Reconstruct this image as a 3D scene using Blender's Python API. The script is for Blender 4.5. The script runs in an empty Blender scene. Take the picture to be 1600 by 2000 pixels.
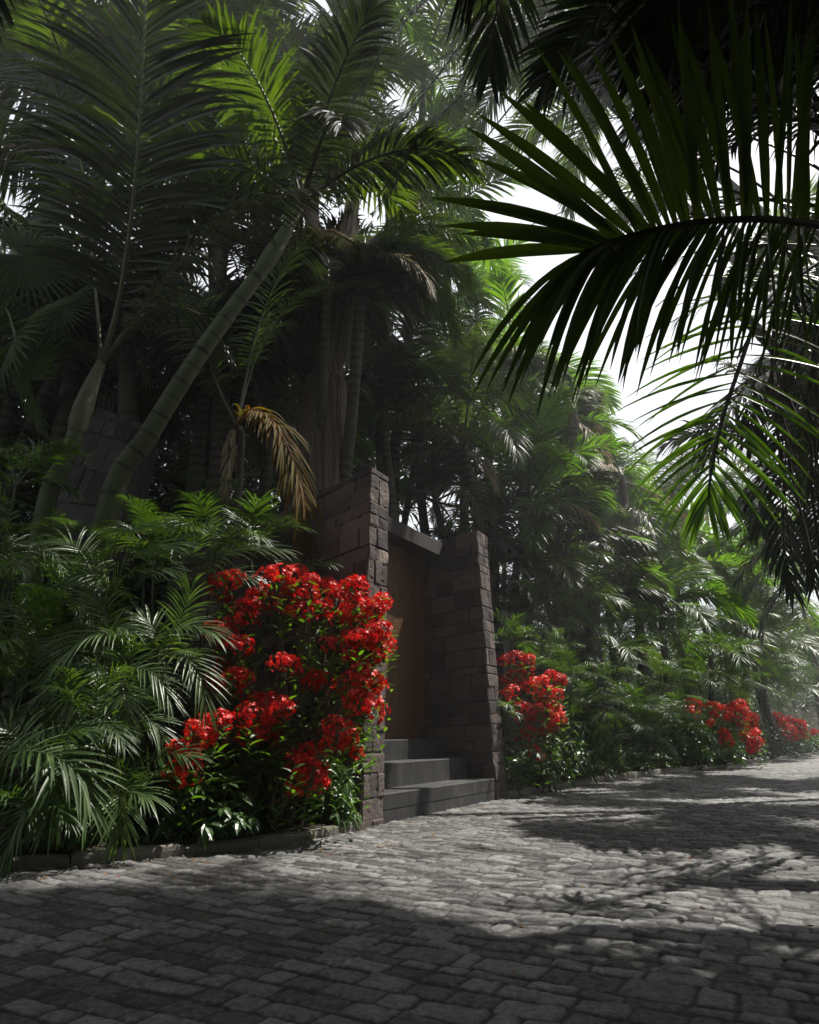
import bpy, math, random
import numpy as np
from mathutils import Vector, Matrix
R = math.radians
random.seed(7)
scene = bpy.context.scene
COL = scene.collection

# ------------------------------------------------------------------ camera, world, sun, exposure
PITCH = R(17.07); CH = 0.70; F = 1400.0
cam_d = bpy.data.cameras.new('camera'); cam = bpy.data.objects.new('camera', cam_d); COL.objects.link(cam)
cam.location = (0, 0, CH); cam.rotation_euler = (R(90) + PITCH, 0, 0)
cam_d.sensor_fit = 'VERTICAL'; cam_d.sensor_height = 24; cam_d.lens = 24 * F / 2000
cam_d.clip_start = 0.05; cam_d.clip_end = 2000
scene.camera = cam
SAZ, SEL = R(57), R(58)
world = bpy.data.worlds.new('World'); scene.world = world; world.use_nodes = True
wt = world.node_tree; wt.nodes.clear()
w_out = wt.nodes.new('ShaderNodeOutputWorld'); w_bg = wt.nodes.new('ShaderNodeBackground')
sky = wt.nodes.new('ShaderNodeTexSky'); sky.sky_type = 'NISHITA'; sky.sun_disc = False
sky.sun_elevation = SEL; sky.sun_rotation = SAZ; sky.air_density = 1.2; sky.dust_density = 4.0
tc = wt.nodes.new('ShaderNodeTexCoord'); nz = wt.nodes.new('ShaderNodeTexNoise')
nz.inputs['Scale'].default_value = 1.6; nz.inputs['Detail'].default_value = 6
ramp = wt.nodes.new('ShaderNodeMapRange'); ramp.inputs[1].default_value = 0.35; ramp.inputs[2].default_value = 0.7
ramp.inputs[3].default_value = 0.55; ramp.inputs[4].default_value = 0.95
wmix = wt.nodes.new('ShaderNodeMixRGB'); wmix.inputs[2].default_value = (10.6, 10.9, 11.3, 1)
wt.links.new(tc.outputs['Generated'], nz.inputs['Vector']); wt.links.new(nz.outputs[0], ramp.inputs[0])
wt.links.new(ramp.outputs[0], wmix.inputs[0]); wt.links.new(sky.outputs[0], wmix.inputs[1])
wt.links.new(wmix.outputs[0], w_bg.inputs[0]); w_bg.inputs[1].default_value = 0.062
wt.links.new(w_bg.outputs[0], w_out.inputs[0])
sun_d = bpy.data.lights.new('sun', 'SUN'); sun = bpy.data.objects.new('sun', sun_d); COL.objects.link(sun)
sun_d.energy = 5.0; sun_d.angle = R(0.5); sun_d.color = (1, 0.95, 0.88)
SV = Vector((math.cos(SEL) * math.sin(SAZ), math.cos(SEL) * math.cos(SAZ), math.sin(SEL)))
sun.rotation_euler = SV.to_track_quat('Z', 'Y').to_euler()
scene.view_settings.view_transform = 'Standard'; scene.view_settings.look = 'None'
scene.view_settings.exposure = 0.88; scene.view_settings.gamma = 1

# ------------------------------------------------------------------ helpers
def at(px, py, Y):
    """world point seen at photo pixel (px,py) at forward distance Y metres"""
    x = px - 800.0; up = 1000.0 - py
    fw = F * math.cos(PITCH) - up * math.sin(PITCH); uw = up * math.cos(PITCH) + F * math.sin(PITCH)
    k = Y / fw
    return np.array([x * k, Y, CH + uw * k])
def nrm(v):
    v = np.asarray(v, float); return v / np.maximum(np.linalg.norm(v, axis=-1, keepdims=True), 1e-9)
def hsh(a, b=0, c=0):
    a = np.asarray(a).astype(np.int64); b = np.asarray(b).astype(np.int64)
    n = (a * 374761393 + b * 668265263 + c * 1274126177) & 0x7fffffff
    n = ((n ^ (n >> 13)) * 1274126177) & 0x7fffffff
    n = n ^ (n >> 16)
    return (n & 0xffff) / 65535.0
def vn(x, y, c=0):
    xi = np.floor(x); yi = np.floor(y); fx = x - xi; fy = y - yi
    fx = fx * fx * (3 - 2 * fx); fy = fy * fy * (3 - 2 * fy)
    return (hsh(xi, yi, c) * (1 - fx) + hsh(xi + 1, yi, c) * fx) * (1 - fy) + (hsh(xi, yi + 1, c) * (1 - fx) + hsh(xi + 1, yi + 1, c) * fx) * fy
def fbm(x, y, o=4, c=0):
    s = 0; a = 0.5
    for i in range(o):
        s = s + a * (vn(x, y, c + i) - .5); x = x * 2.03 + 11.3; y = y * 2.03 + 5.1; a *= .5
    return s

class MB:
    """collects quads / tris with a per-vertex tone, built into one mesh"""
    def __init__(s): s.v = []; s.f = []; s.m = []; s.t = []; s.n = 0
    def add(s, v, f, tone=0.5, mat=0):
        v = np.asarray(v, float).reshape(-1, 3); f = np.asarray(f, int)
        s.v.append(v); s.f.append((f + s.n, mat)); s.n += len(v)
        t = np.broadcast_to(np.asarray(tone, float), (len(v),)); s.t.append(t)
        return s
    def mesh(s, name, mats, smooth=False):
        V = np.concatenate(s.v); T = np.concatenate(s.t)
        loops = []; starts = []; tot = []; mi = []; c = 0
        for f, m in s.f:
            k = f.shape[1]; loops.append(f.ravel()); starts.append(c + np.arange(len(f)) * k)
            tot.append(np.full(len(f), k)); mi.append(np.full(len(f), m)); c += f.size
        loops = np.concatenate(loops).astype(np.int32); starts = np.concatenate(starts).astype(np.int32)
        me = bpy.data.meshes.new(name)
        me.vertices.add(len(V)); me.vertices.foreach_set('co', V.astype(np.float32).ravel())
        me.loops.add(len(loops)); me.loops.foreach_set('vertex_index', loops)
        me.polygons.add(len(starts)); me.polygons.foreach_set('loop_start', starts)
        me.polygons.foreach_set('loop_total', np.concatenate(tot).astype(np.int32))
        me.polygons.foreach_set('material_index', np.concatenate(mi).astype(np.int32))
        me.polygons.foreach_set('use_smooth', np.full(len(starts), bool(smooth)))
        a = me.attributes.new('tone', 'FLOAT', 'POINT'); a.data.foreach_set('value', T.astype(np.float32))
        for m in (mats if isinstance(mats, (list, tuple)) else [mats]): me.materials.append(m)
        me.update(calc_edges=True); me.validate()
        return me
    def build(s, name, mats, parent=None, smooth=False):
        return link(name, s.mesh(name, mats, smooth), parent)
def link(name, me, parent=None, loc=(0, 0, 0), rot=(0, 0, 0), sc=1.0):
    o = bpy.data.objects.new(name, me); COL.objects.link(o)
    if parent: o.parent = parent
    o.location = loc; o.rotation_euler = rot; o.scale = (sc, sc, sc)
    return o
def tag(o, label=None, cat=None, group=None, kind=None):
    if label: o['label'] = label
    if cat: o['category'] = cat
    if group: o['group'] = group
    if kind: o['kind'] = kind
    return o
def empty(name, loc, label=None, cat=None, group=None):
    o = bpy.data.objects.new(name, None); COL.objects.link(o); o.location = loc; o.empty_display_size = .2
    return tag(o, label, cat, group)

def tube(mb, path, rad, sides=8, tone=0.5, mat=0):
    P = np.asarray(path, float); n = len(P)
    T = nrm(np.gradient(P, axis=0)); ref = np.array([0, 0, 1.]) if abs(T[0][2]) < .9 else np.array([1., 0, 0])
    A = nrm(np.cross(T, ref)); B = np.cross(T, A)
    rad = np.broadcast_to(np.asarray(rad, float), (n,))
    th = np.arange(sides) * 2 * np.pi / sides
    V = P[:, None] + rad[:, None, None] * (A[:, None] * np.cos(th)[None, :, None] + B[:, None] * np.sin(th)[None, :, None])
    i = np.arange(n - 1)[:, None] * sides; j = np.arange(sides)[None]; j2 = (j + 1) % sides
    Fq = np.stack([i + j, i + j2, i + sides + j2, i + sides + j], -1).reshape(-1, 4)
    tone = np.asarray(tone, float)
    tt = np.repeat(np.broadcast_to(tone, (n,)), sides)
    mb.add(V.reshape(-1, 3), Fq, tt, mat)
def curve(pts, n):
    P = np.asarray(pts, float); k = len(P)
    if k == 2: return P[0] + (P[1] - P[0]) * np.linspace(0, 1, n)[:, None]
    Q = np.vstack([2 * P[0] - P[1], P, 2 * P[-1] - P[-2]])
    t = np.linspace(0, k - 1 - 1e-6, n); i = t.astype(int); f = (t - i)[:, None]
    a, b, c, d = Q[i], Q[i + 1], Q[i + 2], Q[i + 3]
    return .5 * ((2 * b) + (-a + c) * f + (2 * a - 5 * b + 4 * c - d) * f ** 2 + (-a + 3 * b - 3 * c + d) * f ** 3)
PROF = np.array([.35, .85, 1, .8, .45, .03])
def strips(mb, P, D, N, L, W, seg=4, droop=0.6, fold=0.0, tone=0.5, mat=0, prof=PROF, dp=1.2, twist=None):
    """leaf blades: base P, direction D, face normal N, all vectorised; droop bends them down"""
    P = np.asarray(P, float); n = len(P); D = nrm(D); N = np.asarray(N, float)
    L = np.broadcast_to(np.asarray(L, float), (n,)); W = np.broadcast_to(np.asarray(W, float), (n,))
    droop = np.broadcast_to(np.asarray(droop, float), (n,)); tone = np.broadcast_to(np.asarray(tone, float), (n,))
    c = P.copy(); d = D.copy(); rows = []
    pw = np.interp(np.linspace(0, 1, seg + 1), np.linspace(0, 1, len(prof)), prof)
    for k in range(seg + 1):
        w = nrm(np.cross(d, N)); nn = np.cross(w, d); hw = (W * pw[k] * .5)[:, None]
        if fold: rows.append(np.stack([c - w * hw + nn * hw * fold, c, c + w * hw + nn * hw * fold], 1))
        else: rows.append(np.stack([c - w * hw, c + w * hw], 1))
        d = nrm(D + np.array([0, 0, -1.])[None] * (droop * ((k + 1) / seg) ** dp)[:, None])
        c = c + d * (L / seg)[:, None]
    V = np.stack(rows, 1); m = V.shape[2]           # n, seg+1, m, 3
    base = (np.arange(n) * (seg + 1) * m)[:, None, None]; k = (np.arange(seg) * m)[None, :, None]; j = np.arange(m - 1)[None, None]
    a = base + k + j
    Fq = np.stack([a, a + 1, a + m + 1, a + m], -1).reshape(-1, 4)
    mb.add(V.reshape(-1, 3), Fq, np.repeat(tone, (seg + 1) * m), mat)

# ------------------------------------------------------------------ materials
def mat_new(name):
    m = bpy.data.materials.new(name); m.use_nodes = True; t = m.node_tree; t.nodes.clear()
    return m, t, t.nodes.new('ShaderNodeOutputMaterial')
def nd(t, ty, **kw):
    n = t.nodes.new(ty)
    for k, v in kw.items(): setattr(n, k, v)
    return n
def ramp_node(t, stops):
    r = nd(t, 'ShaderNodeValToRGB'); e = r.color_ramp.elements
    while len(e) < len(stops): e.new(.5)
    for i, (p, c) in enumerate(stops): e[i].position = p; e[i].color = (*c, 1)
    return r
def leaf_mat(name, dark, mid, light, trans=.35, rough=.42, spec=.5, tcol=None):
    m, t, o = mat_new(name)
    at_ = nd(t, 'ShaderNodeAttribute', attribute_name='tone'); oi = nd(t, 'ShaderNodeObjectInfo')
    ad = nd(t, 'ShaderNodeMath', operation='MULTIPLY_ADD'); ad.inputs[1].default_value = .35; ad.inputs[2].default_value = -.17
    t.links.new(oi.outputs['Random'], ad.inputs[0])
    sm = nd(t, 'ShaderNodeMath', operation='ADD'); t.links.new(at_.outputs['Fac'], sm.inputs[0]); t.links.new(ad.outputs[0], sm.inputs[1])
    g = nd(t, 'ShaderNodeTexNoise'); g.inputs['Scale'].default_value = 9; g.inputs['Detail'].default_value = 3
    tcn = nd(t, 'ShaderNodeTexCoord'); t.links.new(tcn.outputs['Object'], g.inputs['Vector'])
    s2 = nd(t, 'ShaderNodeMath', operation='MULTIPLY_ADD'); s2.inputs[1].default_value = .5; t.links.new(g.outputs[0], s2.inputs[0])
    s3 = nd(t, 'ShaderNodeMath', operation='SUBTRACT'); s3.inputs[1].default_value = .25
    t.links.new(sm.outputs[0], s3.inputs[0]); t.links.new(s3.outputs[0], s2.inputs[2])
    r = ramp_node(t, [(0.05, dark), (.5, mid), (.95, light)]); t.links.new(s2.outputs[0], r.inputs[0])
    p = nd(t, 'ShaderNodeBsdfPrincipled'); p.inputs['Roughness'].default_value = rough
    p.inputs['Specular IOR Level'].default_value = spec
    t.links.new(r.outputs[0], p.inputs['Base Color'])
    if trans > 0:
        tr = nd(t, 'ShaderNodeBsdfTranslucent')
        mx = nd(t, 'ShaderNodeMixRGB', blend_type='MULTIPLY'); mx.inputs[0].default_value = 1
        mx.inputs[2].default_value = (*(tcol or (2.5, 2.6, .45)), 1)
        t.links.new(r.outputs[0], mx.inputs[1]); t.links.new(mx.outputs[0], tr.inputs[0])
        ms = nd(t, 'ShaderNodeMixShader'); ms.inputs[0].default_value = trans
        t.links.new(p.outputs[0], ms.inputs[1]); t.links.new(tr.outputs[0], ms.inputs[2]); t.links.new(ms.outputs[0], o.inputs[0])
    else: t.links.new(p.outputs[0], o.inputs[0])
    return m
def rough_mat(name, stops, scale=20, bump=.4, rough=.85, bscale=60, spec=.3, bdist=.01, stretch=(1, 1, 1), tonew=1.0, noisew=.5):
    m, t, o = mat_new(name)
    tcn = nd(t, 'ShaderNodeTexCoord'); mp = nd(t, 'ShaderNodeMapping'); mp.inputs['Scale'].default_value = stretch
    t.links.new(tcn.outputs['Object'], mp.inputs[0])
    a = nd(t, 'ShaderNodeAttribute', attribute_name='tone')
    n1 = nd(t, 'ShaderNodeTexNoise'); n1.inputs['Scale'].default_value = scale; n1.inputs['Detail'].default_value = 7; n1.inputs['Roughness'].default_value = .65
    n2 = nd(t, 'ShaderNodeTexNoise'); n2.inputs['Scale'].default_value = bscale; n2.inputs['Detail'].default_value = 5; n2.inputs['Roughness'].default_value = .7
    t.links.new(mp.outputs[0], n1.inputs['Vector']); t.links.new(mp.outputs[0], n2.inputs['Vector'])
    m1 = nd(t, 'ShaderNodeMath', operation='MULTIPLY_ADD'); m1.inputs[1].default_value = tonew; m1.inputs[2].default_value = -noisew * .5
    t.links.new(a.outputs['Fac'], m1.inputs[0])
    m2 = nd(t, 'ShaderNodeMath', operation='MULTIPLY_ADD'); m2.inputs[1].default_value = noisew
    t.links.new(n1.outputs[0], m2.inputs[0]); t.links.new(m1.outputs[0], m2.inputs[2])
    r = ramp_node(t, stops); t.links.new(m2.outputs[0], r.inputs[0])
    p = nd(t, 'ShaderNodeBsdfPrincipled'); p.inputs['Roughness'].default_value = rough; p.inputs['Specular IOR Level'].default_value = spec
    b = nd(t, 'ShaderNodeBump'); b.inputs['Strength'].default_value = bump; b.inputs['Distance'].default_value = bdist
    t.links.new(n2.outputs[0], b.inputs['Height']); t.links.new(b.outputs[0], p.inputs['Normal'])
    t.links.new(r.outputs[0], p.inputs['Base Color']); t.links.new(p.outputs[0], o.inputs[0])
    return m
M = {}
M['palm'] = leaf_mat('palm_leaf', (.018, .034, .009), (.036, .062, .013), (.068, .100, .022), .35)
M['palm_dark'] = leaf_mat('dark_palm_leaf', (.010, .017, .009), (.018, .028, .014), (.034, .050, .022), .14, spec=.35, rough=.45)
M['palm_fresh'] = leaf_mat('fresh_palm_leaf', (.026, .06, .012), (.05, .105, .016), (.085, .15, .03), .45)
M['under'] = leaf_mat('understory_leaf', (.022, .048, .012), (.042, .085, .018), (.095, .145, .05), .28, rough=.42)
M['broad'] = leaf_mat('broad_leaf', (.020, .050, .014), (.040, .090, .022), (.075, .14, .035), .22, rough=.35)
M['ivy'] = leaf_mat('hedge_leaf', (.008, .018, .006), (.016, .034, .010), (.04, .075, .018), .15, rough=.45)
M['fan'] = leaf_mat('fan_palm_leaf', (.012, .024, .008), (.024, .045, .011), (.045, .075, .018), .3, rough=.7, spec=.15)
M['dry'] = leaf_mat('dry_leaf', (.10, .035, .012), (.22, .10, .03), (.30, .20, .07), .35, rough=.6, tcol=(1.8, 1.4, .7))
M['turning'] = leaf_mat('turning_leaf', (.14, .048, .006), (.10, .085, .008), (.055, .095, .009), .45, rough=.7, spec=.15, tcol=(1.8, 1.7, .6))
M['straw'] = leaf_mat('straw_leaf', (.14, .11, .07), (.26, .22, .14), (.40, .35, .25), .2, rough=.7, tcol=(1.2, 1.1, .8))
M['dead'] = leaf_mat('dead_thatch', (.025, .02, .015), (.05, .04, .028), (.10, .085, .06), .1, rough=.8, tcol=(1, 1, .8))
M['petal'] = leaf_mat('red_petal', (.28, .003, .004), (.68, .010, .006), (.88, .07, .02), .3, rough=.5, tcol=(1.3, 1.0, 1.0))
M['stem'] = rough_mat('green_stem', [(0, (.02, .035, .012)), (.5, (.05, .075, .028)), (1, (.10, .12, .05))], 14, .2, .5)
M['rachis'] = rough_mat('leaf_rib', [(0, (.03, .04, .015)), (1, (.10, .12, .045))], 10, .1, .45)
M['darkrib'] = rough_mat('dark_leaf_rib', [(0, (.012, .012, .008)), (1, (.03, .028, .018))], 10, .1, .5)
M['twig'] = rough_mat('woody_stem', [(0, (.05, .035, .022)), (1, (.16, .12, .085))], 25, .5, .8)
M['bark'] = rough_mat('grey_bark', [(0, (.035, .027, .02)), (.5, (.12, .095, .07)), (1, (.25, .20, .15))], 6, 1.0, .85, 18, stretch=(3, 3, .5), bdist=.03)
M['trunk'] = rough_mat('ringed_trunk', [(0, (.018, .016, .010)), (.35, (.062, .085, .036)), (.7, (.095, .115, .055)), (1, (.19, .19, .14))], 7, .6, .6, 24, noisew=.95)
M['trunk_grey'] = rough_mat('grey_trunk', [(0, (.022, .018, .013)), (.5, (.075, .065, .05)), (1, (.14, .125, .10))], 8, .5, .8, 30)
M['stone'] = rough_mat('volcanic_stone', [(0, (.014, .012, .011)), (.22, (.045, .038, .036)), (.5, (.110, .086, .078)), (.8, (.17, .135, .118)), (1, (.34, .29, .23))], 16, 1.0, .88, 55, bdist=.012, noisew=.35)
M['slate'] = rough_mat('dark_step_stone', [(0, (.012, .012, .012)), (.35, (.030, .030, .030)), (.6, (.055, .054, .052)), (1, (.13, .125, .115))], 9, .8, .7, 45, bdist=.006, stretch=(1, 1, .45), noisew=1.3)
M['lava'] = rough_mat('grey_garden_stone', [(0, (.012, .012, .012)), (.5, (.055, .052, .05)), (1, (.14, .13, .12))], 9, 1.0, .9, 50, bdist=.012)
M['cobble'] = rough_mat('cobblestone', [(0, (.014, .013, .011)), (.2, (.040, .038, .035)), (.5, (.125, .124, .120)), (.8, (.23, .228, .22)), (1, (.36, .355, .34))], 48, 1.0, .68, 130, spec=.45, bdist=.009, noisew=1.15)
M['kerb'] = rough_mat('kerb_stone', [(0, (.05, .045, .035)), (.5, (.15, .14, .12)), (1, (.27, .26, .23))], 12, .9, .9, 60)
M['soil'] = rough_mat('garden_soil', [(0, (.008, .006, .004)), (.5, (.03, .02, .014)), (1, (.075, .05, .035))], 9, 1.0, .95, 40, bdist=.02)
M['door'] = rough_mat('stained_timber', [(0, (.016, .007, .004)), (.4, (.085, .042, .016)), (1, (.17, .085, .034))], 3.0, .15, .42, 60, stretch=(5, 5, .35), noisew=.9)
M['frame'] = rough_mat('blackened_metal', [(0, (.008, .008, .008)), (1, (.02, .019, .018))], 8, .2, .5)

# ------------------------------------------------------------------ site plan
U = np.array([.48, .877, 0]); U /= np.linalg.norm(U)          # along the wall, away to the right
B = np.array([-U[1], U[0], 0])                                # back, away from the street
KERB = np.array([[-14, -2.5], [-7, 1.4], [-3.6, 3.45], [-2.3, 4.2], [-1.55, 4.6], [-.98, 5.02], [-.68, 5.35], [-.38, 5.95], [.96, 8.48], [1.14, 8.85],
                 [2.5, 10.9], [4.2, 13.15], [6.3, 15.7], [9.3, 19.6], [13, 24.2], [20, 32], [34, 45], [60, 66]], float)
def kdist(x, y):
    """signed distance to the kerb line, + on the garden side, and the parameter along it"""
    x = np.asarray(x, float); y = np.asarray(y, float); best = np.full(x.shape, 1e9); sg = np.zeros(x.shape)
    for a, b in zip(KERB[:-1], KERB[1:]):
        d = b - a; L2 = d @ d; t = np.clip(((x - a[0]) * d[0] + (y - a[1]) * d[1]) / L2, 0, 1)
        ex = x - a[0] - t * d[0]; ey = y - a[1] - t * d[1]; ds = np.hypot(ex, ey)
        s = np.sign(d[0] * (y - a[1]) - d[1] * (x - a[0])); m = ds < best
        best = np.where(m, ds, best); sg = np.where(m, s, sg)
    return best * sg
def gz(x, y):
    x = np.asarray(x, float); y = np.asarray(y, float); d = kdist(x, y)
    z = .055 + np.clip(d - .5, 0, 4.5) * .42 + .05 * fbm(x * 1.7, y * 1.7, 3)
    g = (x + .21) * U[0] + (y - 6.34) * U[1]; s = (x + .21) * B[0] + (y - 6.34) * B[1]
    z = np.where((g > -.25) & (g < 2.62) & (s > -.4) & (s < 1.25), -.12, z)
    return np.where(d > 0.03, z, -.1)

# ground sheet
mb = MB(); mb.add([[-600, -600, -.16], [600, -600, -.16], [600, 600, -.16], [-600, 600, -.16]], [[0, 1, 2, 3]], .5)
tag(mb.build('ground', M['soil']), kind='structure')

# cobbled road as a real height field
def cobble(x, y):
    wx = x + .10 * fbm(x * .6, y * .6, 2, 5) + .03 * fbm(x * 5, y * 5, 2, 9); wy = y + .10 * fbm(x * .6 + 9, y * .6, 2, 6) + .03 * fbm(x * 5, y * 5 + 40, 2, 12)
    a = wx * U[0] + wy * U[1]; b = wx * B[0] + wy * B[1]; b = b + .06 * np.sin(a * .7); a = a + .10 * np.sin(b * .55 + 1)
    RW, RL = .108, .150
    def cell(v, s1, s2, amp):
        c0 = np.floor(v); lo = (hsh(c0, s1, s2) - .5) * amp; hi = (hsh(c0 + 1, s1, s2) - .5) * amp
        c0 = np.where(v < c0 + lo, c0 - 1, np.where(v > c0 + 1 + hi, c0 + 1, c0))
        return c0, c0 + (hsh(c0, s1, s2) - .5) * amp, c0 + 1 + (hsh(c0 + 1, s1, s2) - .5) * amp
    ra = a / RW; r, rl, rh = cell(ra, 3, 1, .45)
    qb = b / RL + hsh(r, 7, 2) * 3; q, ql, qh = cell(qb, r, 3, .6)
    ea = np.minimum(ra - rl, rh - ra) * RW; eb = np.minimum(qb - ql, qh - qb) * RL
    k = .020; e = np.minimum(ea, eb); e = np.where((ea < k) & (eb < k), k - np.hypot(k - ea, k - eb), e)
    e = e + .012 * fbm(x * 9, y * 9, 2, 30)
    dome = np.clip((e + .004) / .025, 0, 1); dome = dome * dome * (3 - 2 * dome)
    tid = hsh(q, r, 11); ta = (hsh(q, r, 12) - .5) * .16 - .04; tb = (hsh(q, r, 13) - .5) * .14
    tilt = ta * (ra - (rl + rh) / 2) * RW + tb * (qb - (ql + qh) / 2) * RL
    big = .022 * fbm(x * .8, y * .8, 3, 20)
    rid = np.abs(fbm(x * 18, y * 18, 4, 21))
    h = dome * (.009 + .007 * (tid - .5) + tilt * 1.2) + (.012 * fbm(x * 13, y * 13, 4, 22) - .012 * rid) * (.3 + .7 * dome) + .004 * fbm(x * 40, y * 40, 2, 31) * dome + big
    patch = fbm(x * .9, y * .9, 3, 60)
    kk = np.clip((dome - .12) / .45, 0, 1); tone = kk * (.50 + (tid - .5) * .46 + patch * .35 - .5 * rid) + (1 - kk) * (.06 + patch * .2)
    return h - .02, tone
nr, na = 1850, 1100
rr = 1.2 * np.exp(np.linspace(0, math.log(48 / 1.2), nr)); aa = np.linspace(R(-62), R(56), na)
RR, AA = np.meshgrid(rr, aa, indexing='ij'); X = RR * np.sin(AA); Y = RR * np.cos(AA)
keep = kdist(X, Y) < .12
Z, T = cobble(X, Y)
i = np.arange(nr - 1)[:, None] * na; j = np.arange(na - 1)[None]; a = i + j
Fq = np.stack([a, a + 1, a + na + 1, a + na], -1).reshape(-1, 4)
kf = keep.ravel(); Fq = Fq[kf[Fq].all(1)]
used = np.unique(Fq); remap = np.full(nr * na, -1); remap[used] = np.arange(len(used))
mb = MB(); mb.add(np.stack([X, Y, Z], -1).reshape(-1, 3)[used], remap[Fq][:, ::-1], T.ravel()[used])
tag(mb.build('road', M['cobble'], smooth=True), kind='structure')
mb = MB(); mb.add([[-40, -40, -.05], [90, -40, -.05], [90, 90, -.05], [-40, 90, -.05]], [[0, 1, 2, 3]], .3)
tag(mb.build('road_bed', M['cobble']), kind='structure')

# planting bank
xs = np.arange(-16, 40, .12); ys = np.arange(-3, 60, .12); X, Y = np.meshgrid(xs, ys, indexing='ij'); Z = gz(X, Y)
d = kdist(X, Y); ok = (d > -.15) & (d < 14)
i = np.arange(len(xs) - 1)[:, None] * len(ys); j = np.arange(len(ys) - 1)[None]; a = i + j
Fq = np.stack([a, a + len(ys), a + len(ys) + 1, a + 1], -1).reshape(-1, 4); kf = ok.ravel(); Fq = Fq[kf[Fq].all(1)]
used = np.unique(Fq); remap = np.full(X.size, -1); remap[used] = np.arange(len(used))
mb = MB(); mb.add(np.stack([X, Y, Z], -1).reshape(-1, 3)[used], remap[Fq], .5)
tag(mb.build('planting_bank', M['soil'], smooth=True), kind='structure')

# kerb stones
def kerb_run(p, w=.15, h=.048, label='', grp=None, name='kerb', step=.55):
    P = np.array(p, float); seg = np.r_[0, np.cumsum(np.hypot(*(P[1:] - P[:-1]).T))]
    root = empty(name, (P[0][0], P[0][1], 0), label, 'kerb'); o0 = np.array([P[0][0], P[0][1], 0])
    s = 0; rng = np.random.RandomState(int(abs(P[0][0]) * 100) + 3)
    while s < seg[-1] - .1:
        e = min(seg[-1], s + step * rng.uniform(.75, 1.5))
        ts = np.linspace(s + .004, e - .004, 14); cx = np.interp(ts, seg, P[:, 0]); cy = np.interp(ts, seg, P[:, 1])
        tx = np.gradient(cx); ty = np.gradient(cy); l = np.hypot(tx, ty); nx, ny = -ty / l, tx / l
        hh = h + rng.uniform(-.006, .006); prof = np.array([[0, -.06], [0, hh * .4], [.002, hh * .8], [.014, hh], [w * .35, hh + .002], [w * .7, hh], [w - .012, hh - .002], [w, hh * .8], [w, -.06]])
        V = []
        for k in range(14):
            ins = .008 if k in (0, 13) else 0
            for (a_, b_) in prof:
                n_ = .022 * float(fbm(np.array(ts[k] * 11.), np.array(a_ * 25. + b_ * 30), 3, 70))
                V.append([cx[k] + nx[k] * (a_ + n_), cy[k] + ny[k] * (a_ + n_), b_ + n_ * .8 - (ins if b_ > 0 else 0)])
        V = np.array(V) - o0; m = len(prof); i = np.arange(13)[:, None] * m; j = np.arange(m - 1)[None]; a = i + j
        Fq = np.stack([a, a + m, a + m + 1, a + 1], -1).reshape(-1, 4)
        mb = MB(); mb.add(V, Fq, .4 + .3 * rng.rand()); n0 = mb.n
        mb.f.append((np.array([list(range(m))]), 0)); mb.f.append((np.array([list(range(13 * m, 14 * m))[::-1]]), 0))
        mb.build('kerb_stone', M['kerb'], root); s = e
    return root
kerb_run(KERB[2:8], label='rough grey kerb stones edging the planted bed left of the gateway')
kerb_run(KERB[9:16], w=.13, h=.07, label='low kerb stones edging the planted bed right of the gateway', step=.7)

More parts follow.
